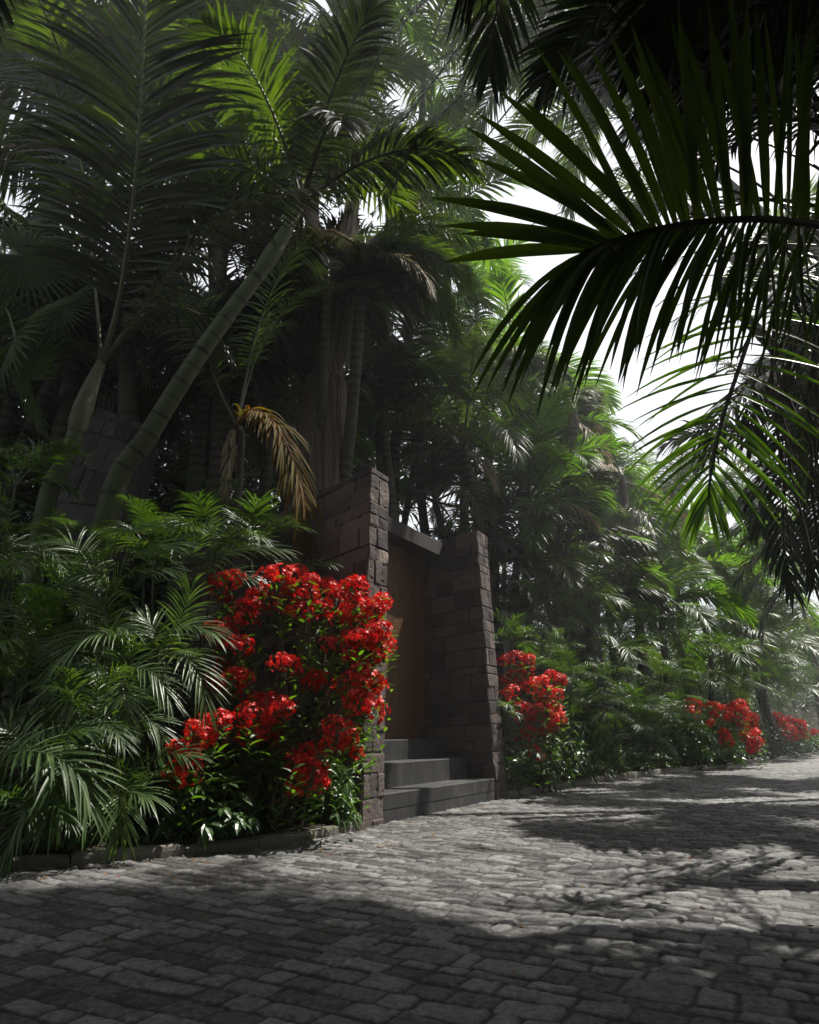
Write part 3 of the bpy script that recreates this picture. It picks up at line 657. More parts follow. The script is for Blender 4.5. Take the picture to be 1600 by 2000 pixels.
# ================================================================== PLANTING
# ---- red flowering shrubs
rs = random.Random(5)
def Hd(lst, Yf): return [at(x - (14 if 700 < x < 770 else 0), y, Yf(x, y, i)) for i, (x, y) in enumerate(lst)]
big = [(425,1140),(452,1132),(440,1172),(470,1190),(505,1160),(490,1185),(540,1128),(575,1120),(605,1135),(560,1155),(600,1165),(640,1145),(660,1165),(625,1190),(585,1195),(545,1185),
       (690,1150),(690,1185),(715,1175),(735,1200),(705,1210),(665,1205),(455,1225),(425,1235),(475,1215),(745,1195),(752,1235),(735,1250),(755,1262),(708,1245),(650,1262),(735,1280),(700,1275),
       (448,1255),(470,1262),(440,1300),(425,1325),(468,1322),(450,1338),(548,1292),(565,1300),(612,1328),(635,1333),(690,1325),(718,1312),(742,1330),(720,1350),(690,1352),(735,1380),(708,1378),(725,1362),
       (495,1372),(525,1375),(550,1385),(490,1398),(512,1415),(540,1402),(490,1432),(515,1435),(428,1410),(405,1420),(385,1435),(415,1435),(370,1460),(358,1475),(375,1490),(358,1508),
       (655,1425),(675,1440),(690,1465),(650,1455),(598,1468),(585,1490),(608,1510),(590,1528),(615,1525),(755,1180)]
def Yb(x, y, i):
    r = random.Random(i * 7 + 1).uniform(-.22, .22)
    return 5.55 + r + (.25 if y < 1230 else 0) + (-.15 if y > 1350 else 0) + (.25 if x < 450 and y < 1390 else 0) - (.45 if x < 445 and y > 1390 else 0)
red_shrub(gbase(-1.0, 5.55), Hd(big, Yb), 'large shrub covered in red flower heads, spilling across the left stone pillar beside the gate', 1.0, 3, stems=22, extra_leaf=90)
s2 = [(990,1290),(1010,1285),(1030,1290),(1000,1315),(985,1330),(1015,1335),(1000,1350),(985,1365),(1028,1312),(1075,1318),(1090,1330),(1060,1330),(1045,1340),(1070,1350),(1085,1358),(1055,1362),(1025,1385),(1050,1385),(1075,1385),(1020,1400),(1045,1405),(1035,1425),(1055,1430),(1080,1420),(1030,1440),(1045,1470),(1090,1405)]
red_shrub(gbase(1.75, 9.6), Hd(s2, lambda x, y, i: 9.15 + rs.uniform(-.2, .25)), 'red flowering shrub hugging the outer side of the right stone pillar', 1.0, 9, stems=7, extra_leaf=30)
s3 = [(1345,1372),(1360,1375),(1385,1378),(1400,1380),(1415,1385),(1430,1383),(1395,1395),(1440,1392),(1425,1400),(1452,1392),(1465,1405),(1445,1410),(1472,1415),(1458,1425),(1475,1432),(1460,1442),(1478,1450),(1470,1462),(1415,1432),(1420,1448),(1388,1412),(1350,1390),(1445,1378)]
red_shrub(gbase(6.0, 17.0), Hd(s3, lambda x, y, i: 15.6 + rs.uniform(-.3, .4)), 'arching red flowering shrub above the kerb, farther down the street', 1.25, 12, stems=6, extra_leaf=25)
s4 = [(1520,1403),(1530,1412),(1540,1405),(1552,1408),(1562,1415),(1568,1428),(1525,1425),(1545,1425),(1555,1440),(1535,1440),(1570,1440),(1590,1430)]
red_shrub(gbase(11.5, 24.6), Hd(s4, lambda x, y, i: 23.0 + rs.uniform(-.4, .4)), 'farthest and dullest red flowering shrub, near the bend of the street', 1.5, 15, stems=4, extra_leaf=12)

# ---- hero palm with the tall frond (left)
cs = at(200, 705, 6.0); b0 = np.array([at(78, 1040, 5.9)[0], 5.9, 0]); b0[2] = gz(b0[0], b0[1])
root = empty('palm_tree', b0, 'slim palm with smooth green crownshaft and one huge upright frond, leaning at the left', 'palm tree')
mb = MB(); pA = [b0 - (0, 0, .2), at(85, 1010, 5.9), at(128, 900, 5.92), at(150, 845, 5.95)]; Pt = curve(pA, 90) - b0
s = np.linspace(0, 1, 90); ph = (s * 9) % 1; tube(mb, Pt, .075 * (1.1 - .1 * s) * (1 + .05 * (ph > .9)), 14, np.where(ph > .86, .1, .55)); mb.build('trunk', M['trunk'], root, smooth=True)
mb = MB(); tube(mb, curve([at(150, 845, 5.95), at(162, 800, 5.96), at(180, 750, 5.98), cs], 14) - b0, np.interp(np.linspace(0, 1, 14), [0, .12, .4, .8, 1], [.078, .096, .088, .055, .042]), 14, .75); mb.build('crownshaft', M['trunk'], root, smooth=True)
def hero(pts, Nh, parent=None, origin=None, mats=('palm', 'rachis'), name='frond', prune=None, **kw):
    mb = MB(); P = [at(*p) for p in pts]; o = np.array(origin if origin is not None else P[0]); P = [p - o for p in P]
    if prune is not None: kw['keep'] = (o, prune[0], prune[1])
    frond_mb(mb, P, Nh, **kw); return mb.build(name, [M[m] for m in mats], parent)
toCam = (.32, -.80, -.50)
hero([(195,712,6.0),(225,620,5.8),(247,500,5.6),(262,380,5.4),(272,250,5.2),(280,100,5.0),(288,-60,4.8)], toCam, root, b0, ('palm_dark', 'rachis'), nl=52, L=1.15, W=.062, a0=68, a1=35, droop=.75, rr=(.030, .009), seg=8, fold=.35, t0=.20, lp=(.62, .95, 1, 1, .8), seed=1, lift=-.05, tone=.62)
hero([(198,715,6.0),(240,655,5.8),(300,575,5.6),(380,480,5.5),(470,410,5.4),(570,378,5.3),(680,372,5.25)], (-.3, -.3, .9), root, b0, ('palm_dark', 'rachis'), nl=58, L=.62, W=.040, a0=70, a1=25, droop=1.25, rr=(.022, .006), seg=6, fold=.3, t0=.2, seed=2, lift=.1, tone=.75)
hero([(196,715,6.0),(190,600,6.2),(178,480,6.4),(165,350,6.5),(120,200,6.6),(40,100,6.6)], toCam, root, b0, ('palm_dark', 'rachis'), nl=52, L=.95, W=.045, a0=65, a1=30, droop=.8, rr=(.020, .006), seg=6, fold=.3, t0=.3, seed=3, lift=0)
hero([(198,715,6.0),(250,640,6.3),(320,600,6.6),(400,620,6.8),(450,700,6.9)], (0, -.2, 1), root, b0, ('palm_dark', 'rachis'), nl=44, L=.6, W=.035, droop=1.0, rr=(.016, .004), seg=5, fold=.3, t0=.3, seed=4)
# ---- thick ringed palm leaning right
b1 = np.array([at(190, 1040, 6.4)[0], 6.4, 0]); b1[2] = gz(b1[0], b1[1]); root = empty('palm_tree', b1, 'thick ringed green palm trunk leaning far to the right behind the slim palm', 'palm tree')
mb = MB(); pB = [b1 - (0, 0, .2), at(215, 985, 6.4), at(290, 850, 6.4), at(395, 685, 6.4), at(510, 528, 6.45)]; Pt = curve(pB, 220) - b1
s = np.linspace(0, 1, 220); ph = (s * 17 + .6 * np.sin(s * 9)) % 1; tube(mb, Pt, (.118 - .045 * s) * (1 + .055 * (ph > .9) + .03 * (ph < .1)), 18, np.where(ph > .89, .08, .52 + .15 * (ph - .4))); mb.build('trunk', M['trunk'], root, smooth=True)
mb = MB(); cB = at(590, 400, 6.6); tube(mb, curve([at(510, 528, 6.45), at(545, 475, 6.5), cB], 10) - b1, [.074, .085, .09, .09, .085, .08, .07, .06, .05, .04], 14, .6); mb.build('crownshaft', M['trunk'], root, smooth=True)
for i, (e, a) in enumerate([(0, 20), (1, 100), (1, 200), (2, 300), (2, 50), (3, 150), (3, 250), (4, 340), (4, 200), (5, 100), (3, 0), (5, 290)]):
    link('frond', FR['dark' if i % 2 else 'palm'][e], root, cB - b1, (0, 0, R(a)), 2.2)

# ---- big buttressed old tree trunk
bt = gbase(at(625, 1000, 8.6)[0], 8.6); root = empty('old_fig_tree', bt, 'massive pale old trunk wrapped in fused aerial roots behind the left pillar', 'tree')
mb = MB(); rng = np.random.RandomState(4)
c0 = at(612, 1010, 8.6) - bt; c0[2] = -.2; c1 = at(632, 800, 8.6) - bt; c2 = at(645, 700, 8.6) - bt; c3 = at(705, 300, 8.8) - bt
NC = 150; core = curve([c0, c1, c2, c3], NC); s = np.linspace(0, 1, NC); th = np.linspace(0, 2 * np.pi, 96, endpoint=False)
Rr = (.34 - .29 * s)[:, None] * (1 + .16 * np.sin(th[None] * 5 + s[:, None] * 3) + (.30 * fbm(th[None] * 3.0 + 0 * s[:, None], s[:, None] * 7 + 0 * th[None], 5, 90)) + .10 * np.abs(np.sin(th[None] * 9 + 2 * s[:, None])))
V = core[:, None] + np.stack([Rr * np.cos(th), Rr * np.sin(th), 0 * Rr], -1); i = np.arange(NC - 1)[:, None] * 96; j = np.arange(96)[None]; j2 = (j + 1) % 96
mb.add(V.reshape(-1, 3), np.stack([i + j, i + j2, i + 96 + j2, i + 96 + j], -1).reshape(-1, 4), (.5 + .4 * fbm(th[None] * 4 + 0 * s[:, None], s[:, None] * 9 + 0 * th[None], 3, 95)).ravel())
for k in range(34):
    a = rng.uniform(0, 6.28); r0 = rng.uniform(.30, .40); tw = rng.uniform(-2.2, 2.2); q = np.linspace(rng.uniform(0, .15), rng.uniform(.5, 1), 16)
    Cc = np.stack([np.interp(q, s, core[:, m]) for m in range(3)], 1); rad = np.interp(q, s, .36 - .29 * s); ang = a + tw * q + .35 * np.sin(q * 11 + k)
    tube(mb, Cc + np.stack([rad * np.cos(ang), rad * np.sin(ang), 0 * q], 1), rng.uniform(.012, .045) * np.interp(q, [0, 1], [1.3, .6]) * (1 + .2 * np.sin(q * 40 + k)), 7, .55)
mb.build('trunk', M['bark'], root, smooth=True)
mb = MB()
for (p, r_) in [([(655,620,8.6),(610,430,8.9),(560,260,9.4)], .15)]:
    tube(mb, curve([at(*x) - bt for x in p], 14), np.linspace(r_, r_ * .5, 14), 9, .5)
mb.build('limb', M['bark'], root, smooth=True)
n = 900; rng = np.random.RandomState(8); Cn = at(560, 260, 9.3) - bt + rng.normal(0, .7, (n, 3))
mb = MB(); P = np.repeat(Cn, 6, 0) + rng.normal(0, .05, (n // 2 * 12, 3)); strips(mb, P, rng.normal(size=P.shape), nrm(rng.normal(0, .5, P.shape) + (0, 0, 1)), .12, .045, 2, .5, .2, .5 + rng.normal(0, .1, len(P)), 0, LPROF)
mb.build('crown', [M['palm']], root)

c46 = at(712, 480, 7.9); b46 = gbase(c46[0] - .85, 9.2)
palm(c46, b46, size=1.75, nf=20, key='feather', label='shaggy palm with greyish drooping fronds above the left pillar', dry=4, elev=(1, 6), seed=46, tr=.08)
c47 = at(640, 560, 8.0); palm(c47, gbase(c47[0] - .3, 9.3), size=1.4, nf=16, key='dark', label='dark drooping palm head over the old aerial rooted trunk', dry=1, elev=(1, 6), seed=147, tr=.07)
# ---- turning (orange) frond hanging over the wall: its own half dead palm
bd = gbase(at(455, 1000, 6.9)[0], 6.9); root = empty('young_palm', bd, 'young palm with a half dead orange and green frond hooking down before the wall', 'palm tree')
mb = MB(); tube(mb, curve([(0, 0, -.1), at(470, 900, 6.9) - bd, at(462, 830, 6.8) - bd], 10), np.linspace(.05, .03, 10), 8, .5); mb.build('trunk', M['trunk_grey'], root, smooth=True)
hero([(462,830,6.8),(490,800,6.6),(530,820,6.4),(565,880,6.25),(588,960,6.2),(590,1040,6.2),(572,1090,6.2)], (.5, -.6, .6), root, bd, ('turning', 'dry'), nl=56, L=.56, W=.030, a0=45, a1=14, droop=1.6, rr=(.02, .005), seg=6, fold=.35, t0=.05, seed=8, jit=.3, lift=.1)
hero([(455,835,6.8),(450,870,6.75),(445,920,6.7),(440,960,6.7)], (0, -1, .2), root, bd, ('straw', 'dead'), name='dry_frond', nl=22, L=.3, W=.03, a0=30, a1=10, droop=1.5, rr=(.02, .01), seg=4, fold=.4, t0=.0, seed=9, jit=.5)
for pts in ([(462,830,6.8),(480,740,6.9),(505,640,7.0),(545,540,7.1),(590,480,7.1)], [(462,830,6.8),(500,700,7.2),(560,600,7.4),(640,560,7.5)], [(462,830,6.8),(420,740,7.1),(390,640,7.3),(350,560,7.4)]):
    hero(pts, (-.3, -.6, .6), root, bd, ('palm', 'rachis'), nl=44, L=.55, W=.026, droop=.9, rr=(.016, .004), seg=5, fold=.3, t0=.3, seed=len(pts))

# ---- fan palms at the far left
def fan_palm(crown, Y, fans, label, size=.9, kind='fan', tr=.09, base_dx=-.6, tmat='trunk_grey'):
    c = at(*crown, Y); b = gbase(c[0] + base_dx, Y + .2); root = empty('fan_palm', b, label, 'fan palm')
    mb = MB(); tube(mb, curve([(0, 0, -.2), (c - b) * .5 + (-.05, 0, 0), c - b], 30), tr * (1.1 - .2 * np.linspace(0, 1, 30)) * (1 + .05 * (np.arange(30) % 3 == 0)), 12, np.where(np.arange(30) % 3 == 0, .15, .5)); mb.build('trunk', M[tmat], root, smooth=True)
    for i, (px, py, dy, rx, ry, rz, s_) in enumerate(fans):
        h = at(px, py, Y + dy); mb = MB(); tube(mb, curve([c - b, (c + h) / 2 - b + (0, 0, .12), h - b], 8), [.016, .014, .012, .011, .01, .009, .008, .007], 6, .5); st = mb.build('leaf_stalk', M['stem'], root, smooth=True)
        link('fan_leaf', FAN[kind][i % 3], st, h - b, (R(rx), R(ry), R(rz)), size * s_)
    return root
fan_palm((-10, 600), 5.6, [(45, 500, -.2, 75, 10, 20, .9), (30, 660, -.4, 70, 0, -40, .9), (-60, 480, 0, 60, 0, 120, 1), (120, 600, .3, 65, -20, -10, .7), (10, 400, .3, 40, 0, 80, .9), (60, 740, -.2, 85, 0, -80, .8), (-40, 650, -.2, 80, 0, 200, .9)], 'fan palm with stiff pleated leaves at the far left edge', .75)
fan_palm((-10, 300), 7.5, [(60, 240, -.3, 60, 0, 20, 1), (0, 330, -.4, 75, 0, -60, 1), (110, 330, 0, 70, 0, -20, .9), (40, 120, 0, 50, 0, 80, 1), (-60, 200, 0, 60, 0, 160, 1)], 'taller dark fan palm in the upper left corner behind the big frond', 1.1, base_dx=-.2)

# ---- the two mysterious far-left ringed trunks
ct_, pt_ = at(165, 290, 7.3), at(0, 690, 7.0); kk = (pt_[2] - 1.6) / (ct_[2] - pt_[2])
palm(ct_, pt_ + (pt_ - ct_) * kk, size=2.5, nf=13, key='palm', label='palm whose stout ringed trunk slants up from the left edge behind the huge upright frond', tr=.13, tmat='trunk', seed=32, dry=3, ring=.17)

# ---- palms behind the gate and on the left, then down the street
for (px, py, Y, dx, size, nf, key, dry, el, lab, sd) in [
    (330, 200, 9.0, -.5, 2.6, 16, 'palm', 0, (0, 6), 'dark palm directly behind the huge upright frond, its fan of leaflets backlit', 41),
    (480, 90, 10.0, .2, 2.9, 16, 'palm', 0, (0, 5), 'bright backlit palm with broad fresh leaflets at the upper left', 42),
    (60, 40, 9.0, -.3, 2.8, 15, 'palm', 0, (0, 6), 'palm filling the top left corner', 43),
    (230, -80, 8.0, 0, 2.6, 14, 'palm', 0, (1, 6), 'yellow green palm crown reaching above the top edge, left of the tall frond', 44),
    (660, 30, 10.5, .2, 2.8, 11, 'fresh', 0, (0, 4), 'palm with stiff upright pale green leaves against the sky at the top', 45),
    (420, 470, 8.6, .2, 2.2, 14, 'dark', 0, (0, 6), 'dark palm behind the leaning ringed trunk', 47),
    (560, 640, 9.6, .1, 2.2, 14, 'dark', 0, (0, 5), 'low dark palm between the leaning trunk and the old tree', 48),
    (830, 130, 12.5, .3, 3.0, 11, 'palm', 0, (0, 6), 'tall palm high above the gate', 49),
    (860, 440, 14.0, .3, 2.7, 11, 'fresh', 0, (0, 6), 'hazy light green palm high behind the gate', 50),
    (800, 640, 12.0, .2, 2.4, 15, 'feather', 2, (0, 6), 'feathery palm straight above the lintel', 51),
    (745, 800, 11.0, .1, 1.9, 14, 'dark', 0, (0, 5), 'dark low palm just behind the top of the left pillar', 52),
    (905, 870, 11.5, .1, 2.3, 16, 'feather', 3, (0, 6), 'drooping palm with straw coloured dead fronds behind the right pillar', 53),
    (1000, 760, 16.0, .2, 2.8, 12, 'fresh', 0, (0, 6), 'pale sunlit palm beside the sky opening', 54),
    (1120, 800, 14.5, .3, 2.9, 18, 'feather', 3, (0, 6), 'full headed palm in the middle of the street side grove', 55),
    (1050, 700, 18.0, .3, 3.0, 12, 'fresh', 0, (0, 6), 'tallest palm of the middle grove standing in front of the white sky', 56),
    (1030, 980, 12.6, .2, 2.2, 16, 'fresh', 1, (0, 6), 'green palm right behind the right pillar', 57),
    (1215, 930, 16.0, .1, 2.8, 16, 'fresh', 2, (0, 6), 'palm with a straight dark trunk right of the middle grove', 58),
    (1300, 1010, 19.0, .2, 3.0, 16, 'feather', 1, (0, 6), 'feathery palm hanging over the bed before the bend', 59),
    (1110, 1060, 13.5, .1, 2.2, 14, 'dark', 0, (0, 6), 'dark squat palm in the shade of the middle grove', 60),
    (1290, 1190, 15.0, .1, 1.9, 15, 'fresh', 2, (0, 6), 'arching green palm low over the bed behind the far red shrub', 61),
    (1400, 1130, 20.5, .2, 2.8, 16, 'fresh', 0, (0, 6), 'pale palm with arching fronds to the right of the low palm', 62),
    (1470, 1180, 24.0, .2, 3.0, 16, 'lightfeather', 1, (0, 6), 'distant pale palm above the second to last red shrub', 63),
    (1380, 1000, 25.0, .2, 3.6, 15, 'feather', 0, (0, 6), 'distant tall palm seen through the hanging frond on the right', 64),
    (1560, 1160, 28.0, .2, 3.4, 15, 'lightfeather', 0, (0, 6), 'faint palm at the bend near the right edge', 65),
    (1500, 1260, 22.0, .2, 2.2, 15, 'palm', 2, (0, 6), 'short palm with brown hanging leaves over the farthest shrubs', 66),
    (1590, 1290, 31.0, .2, 2.6, 14, 'lightfeather', 0, (0, 6), 'low palm at the right edge where the street disappears', 67),
    (930, 600, 20.0, .4, 3.0, 10, 'fresh', 0, (0, 6), 'pale palm deep behind the gate against the sky', 68),
    (1160, 1180, 13.0, .2, 1.6, 12, 'dark', 0, (1, 5), 'small shaded palm behind the bed right of the gateway', 69),
    (250, 640, 8.0, -.2, 1.9, 15, 'dark', 2, (0, 6), 'dark palm low between the slim palm and the leaning ringed trunk', 71),
    (120, 700, 8.2, -.2, 1.9, 15, 'dark', 1, (0, 6), 'dark palm behind the slim green crownshaft', 72),
    (400, 760, 8.9, 0, 1.9, 15, 'dark', 0, (0, 6), 'dark palm right of the leaning ringed trunk above the hedge', 73),
    (520, 800, 9.6, .2, 1.9, 15, 'palm', 0, (0, 6), 'green palm low behind the half dead orange frond', 74),
    (660, 700, 10.4, .2, 2.1, 15, 'palm', 0, (0, 6), 'palm right behind the old aerial rooted trunk', 75),
    (20, 780, 8.4, -.2, 1.9, 15, 'palm', 0, (0, 6), 'palm above the hedge at the left edge', 76),
    (850, 980, 13.0, .1, 2.2, 16, 'palm', 1, (0, 6), 'palm seen through the gap over the lintel', 77),
    (960, 1120, 12.0, .3, 1.7, 14, 'dark', 2, (0, 6), 'low dark palm hugging the back of the right pillar', 78),
    (770, 330, 11.5, .2, 2.5, 11, 'feather', 1, (0, 6), 'feathery palm above the shaggy one, high over the left pillar', 79),
    (620, 210, 10.8, 0, 2.6, 16, 'palm', 0, (0, 6), 'palm spreading right of the bright broad leaved crown', 80),
    (1060, 1150, 12.5, .1, 1.6, 15, 'palm', 1, (1, 6), 'low palm between the right pillar and the middle grove', 101),
    (1130, 1130, 14.5, .1, 1.9, 15, 'fresh', 0, (1, 6), 'low yellow green palm at the foot of the middle grove', 102),
    (1230, 1120, 16.5, .1, 2.0, 16, 'feather', 1, (1, 6), 'shaggy low palm in front of the straight dark trunk', 103),
    (1340, 1110, 18.5, .1, 2.2, 16, 'fresh', 0, (1, 6), 'yellow green palm between the feathery palm and the pale arching one', 104),
    (1180, 1010, 17.5, .1, 2.6, 16, 'feather', 2, (1, 6), 'shaggy palm filling the middle of the grove', 105),
    (1060, 870, 15.5, .1, 2.6, 16, 'fresh', 1, (1, 6), 'yellow green palm on the left of the middle grove', 106),
    (940, 720, 14.0, .1, 2.4, 15, 'feather', 1, (0, 6), 'feathery palm hanging above the gap between the pillars', 107),
    (820, 860, 12.2, .1, 1.8, 15, 'fresh', 0, (0, 6), 'bright green palm just above the lintel', 108),
  ]:
    palm_px(px, py, Y, dx=dx, dy=.3, size=size, nf=nf, key=key, label=lab, dry=dry, elev=el, seed=sd, tr=(.085 if Y < 12 else .065) + .012 * (sd % 4), bow=.25 * (sd % 3 - 1))

# ---- overhead palms on the right of the street (trunks stand outside the picture)
rb = np.array([5.0, 2.6, 0.]); root = empty('palm_tree', rb, 'big dark palm overhanging from the right with the broad leaved frond across the sky', 'palm tree')
cr = at(1750, 480, 4.4)
mb = MB(); tube(mb, curve([rb * 0 - (0, 0, .2), (cr - rb) * .5 + (.2, 0, 0), cr - rb], 60), .13 * (1 + .05 * (np.arange(60) % 6 == 0)), 12, .4); mb.build('trunk', M['trunk_grey'], root, smooth=True)
# broad-leaflet frond: tip at left, rachis nearly horizontal
BP = np.array([.45, .9, 1, 1, .9, .6, .04])
Y0 = 3.1
hero([(1760,470,3.9),(1600,440,3.5),(1480,428,3.3),(1350,436,3.2),(1240,458,3.15),(1140,492,3.1)], (-.28, -.78, -.50), root, rb, ('palm', 'darkrib'), nl=38, L=1.04, W=.068, a0=86, a1=8, ap=4.0, droop=.22, rr=(.030, .012), seg=9, fold=.5, t0=.12, prof=BP, lp=(.9, 1, 1.02, 1.0, .95, .85), seed=21, sides=(1,), lift=-.05, jit=.10, tone=.70)
hero([(1760,472,3.9),(1600,442,3.5),(1480,430,3.3),(1350,438,3.2),(1240,460,3.15),(1140,494,3.1)], (-.28, -.78, -.35), root, rb, ('palm', 'darkrib'), nl=84, L=1.08, W=.036, a0=66, a1=6, droop=1.25, rr=(.012, .008), seg=9, fold=.5, t0=.10, prof=BP, lp=(.7, .85, .9, 1, 1.0, 1.0), seed=22, sides=(-1,), lift=.1, jit=.25, tone=.55)
for pts, nl, L, W, dr, sd in [
    ([(1750,480,4.4),(1640,300,4.3),(1480,180,4.2),(1300,130,4.1),(1130,170,4.0)], 60, .75, .030, 1.1, 1),
    ([(1750,480,4.4),(1700,200,4.6),(1560,40,4.8),(1380,-40,5.0),(1200,-20,5.1)], 60, .8, .034, 1.1, 2),
    ([(1750,480,4.4),(1650,420,4.6),(1500,390,4.8),(1360,430,5.0),(1240,520,5.1)], 56, .75, .032, 1.0, 3),
    ([(1750,480,4.4),(1680,480,4.2),(1590,520,4.1),(1500,600,4.0),(1440,700,4.0)], 50, .6, .026, .9, 4),
    ([(1750,480,4.4),(1620,100,4.0),(1480,-20,3.8),(1300,-60,3.6)], 46, .7, .045, .8, 5),
    ([(1750,480,4.4),(1700,330,4.1),(1600,240,4.0),(1480,250,3.9),(1380,330,3.9)], 46, .7, .035, 1.0, 6)]:
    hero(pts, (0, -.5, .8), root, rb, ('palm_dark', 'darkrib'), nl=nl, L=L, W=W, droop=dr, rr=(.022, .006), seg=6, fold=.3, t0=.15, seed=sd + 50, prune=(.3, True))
for pts, nl, L, W, sd, mt in [
    ([(1750,480,4.4),(1600,330,4.9),(1400,250,5.4),(1200,230,5.7),(1020,290,5.8)], 64, .62, .024, 11, 'palm'),
    ([(1750,480,4.4),(1600,420,5.2),(1400,370,5.9),(1200,380,6.2),(1010,450,6.3)], 64, .62, .024, 12, 'palm'),
    ([(1750,480,4.4),(1620,480,5.6),(1440,480,6.4),(1270,520,6.8),(1120,610,6.9)], 60, .58, .024, 13, 'palm_dark'),
    ([(1750,480,4.4),(1640,520,5.8),(1500,550,6.4),(1380,590,6.8),(1260,660,7.0)], 60, .55, .022, 14, 'palm_dark'),
    ([(1750,480,4.4),(1560,220,5.4),(1360,110,6.0),(1180,90,6.4),(1000,150,6.6)], 60, .62, .024, 15, 'palm')]:
    hero(pts, (0, -.5, .8), root, rb, (mt, 'darkrib'), nl=nl, L=L, W=W, droop=1.0, rr=(.018, .004), seg=5, fold=.3, t0=.15, seed=sd + 200, jit=.25, prune=(.26, False))
# second right-hand palm: hanging frond with bright tip
rb2 = np.array([5.3, 3.2, 0.]); root = empty('palm_tree', rb2, 'palm at the right edge with one frond hanging down to a bright green tip', 'palm tree')
cr2 = at(1640, 520, 5.6); mb = MB(); tube(mb, curve([rb2 * 0 - (0, 0, .2), (cr2 - rb2) * .5 + (.2, 0, 0), cr2 - rb2], 60), .14 * (1 + .05 * (np.arange(60) % 6 == 0)), 12, .4); mb.build('trunk', M['trunk_grey'], root, smooth=True)
hero([(1640,520,5.6),(1560,530,5.0),(1490,600,4.6),(1440,730,4.4),(1405,840,4.3),(1388,930,4.25),(1384,985,4.25)], (-.5, -.8, -.1), root, rb2, ('palm_fresh', 'darkrib'), nl=36, L=.82, W=.034, a0=88, a1=12, ap=2.0, droop=.6, rr=(.026, .006), seg=7, fold=.3, t0=.18, seed=61, lp=(.8, 1, 1, .9, .55, .42), lift=0, sags=(1, 1), tone=.55)
for pts, L, sd in [([(1640,520,5.6),(1500,480,5.7),(1380,520,5.8),(1280,600,5.9)], .7, 1), ([(1640,520,5.6),(1560,640,5.5),(1530,780,5.4),(1540,900,5.4)], .6, 2), ([(1640,520,5.6),(1600,660,5.8),(1590,820,5.9),(1580,960,5.9)], .6, 3),
                   ([(1640,520,5.6),(1480,360,5.9),(1330,300,6.1),(1180,340,6.2)], .8, 4), ([(1640,520,5.6),(1640,760,5.2),(1620,900,5.1),(1600,1020,5.0)], .55, 5), ([(1640,520,5.6),(1560,440,5.2),(1450,430,5.0),(1380,480,4.9)], .7, 6), ([(1680,560,5.8),(1600,700,6.2),(1540,860,6.4),(1530,1040,6.5),(1550,1160,6.5)], .5, 7), ([(1700,600,5.8),(1650,800,6.4),(1600,980,6.6),(1590,1150,6.7)], .5, 8), ([(1660,540,5.8),(1540,620,6.4),(1470,740,6.7),(1470,880,6.8)], .55, 9)]:
    hero(pts, (-.2, -.6, .7), root, rb2, ('palm_dark', 'darkrib'), nl=50, L=L, W=.030, droop=1.1, rr=(.02, .005), seg=5, fold=.3, t0=.12, seed=sd + 70, prune=(.3, True))
mb = MB(); rng = np.random.RandomState(3)
for k in range(26):
    x = rng.uniform(1500, 1640); y0 = rng.uniform(600, 760); y1 = y0 + rng.uniform(180, 480); Yk = rng.uniform(5.0, 5.8)
    tube(mb, curve([at(x + rng.uniform(0, 60), y0 - 60, Yk), at(x, y0 + 60, Yk), at(x + rng.uniform(-20, 30), (y0 + y1) / 2, Yk), at(x + rng.uniform(-10, 60), y1, Yk)], 14) - rb2, rng.uniform(.006, .02), 5, .3)
mb.build('hanging_stalks', M['dead'], root, smooth=True)
# drooping rachises at the top centre
rb3 = np.array([4.7, 1.0, 0.]); root = empty('palm_tree', rb3, 'tall palm leaning in from the upper right, its long fronds pouring down at top centre', 'palm tree')
cr3 = at(1180, -120, 6.6); mb = MB(); tube(mb, curve([rb3 * 0 - (0, 0, .2), (cr3 - rb3) * .5 + (.3, .3, 0), cr3 - rb3], 70), .11, 12, .4); mb.build('trunk', M['darkrib'], root, smooth=True)
for pts, L, W, sd, nm in [([(1180,-120,6.6),(1080,10,6.4),(925,165,6.2),(820,270,6.1),(750,400,6.1)], .62, .026, 1, 'palm_dark'), ([(1180,-120,6.6),(1000,-20,6.3),(900,90,6.1),(800,220,6.0),(720,290,6.0)], .6, .026, 2, 'palm_dark'),
                      ([(1180,-120,6.6),(1120,40,6.8),(1020,180,6.9),(930,300,7.0),(880,420,7.0)], .7, .026, 3, 'palm'), ([(1180,-120,6.6),(1200,60,7),(1150,200,7.2),(1080,330,7.3)], .7, .028, 4, 'palm_dark'),
                      ([(1180,-120,6.6),(1000,-80,6.0),(860,-20,5.8),(760,80,5.6),(700,190,5.6)], .62, .030, 5, 'palm_dark'), ([(1180,-120,6.6),(1300,60,6.8),(1280,220,6.9),(1240,360,7)], .7, .03, 6, 'palm_dark')]:
    hero(pts, (-.3, -.5, .7), root, rb3, (nm, 'darkrib'), nl=58, L=L, W=W, droop=1.1, rr=(.022, .005), seg=5, fold=.3, t0=.14, seed=sd + 80, prune=None if sd in (1, 2, 5) else (.3, False))
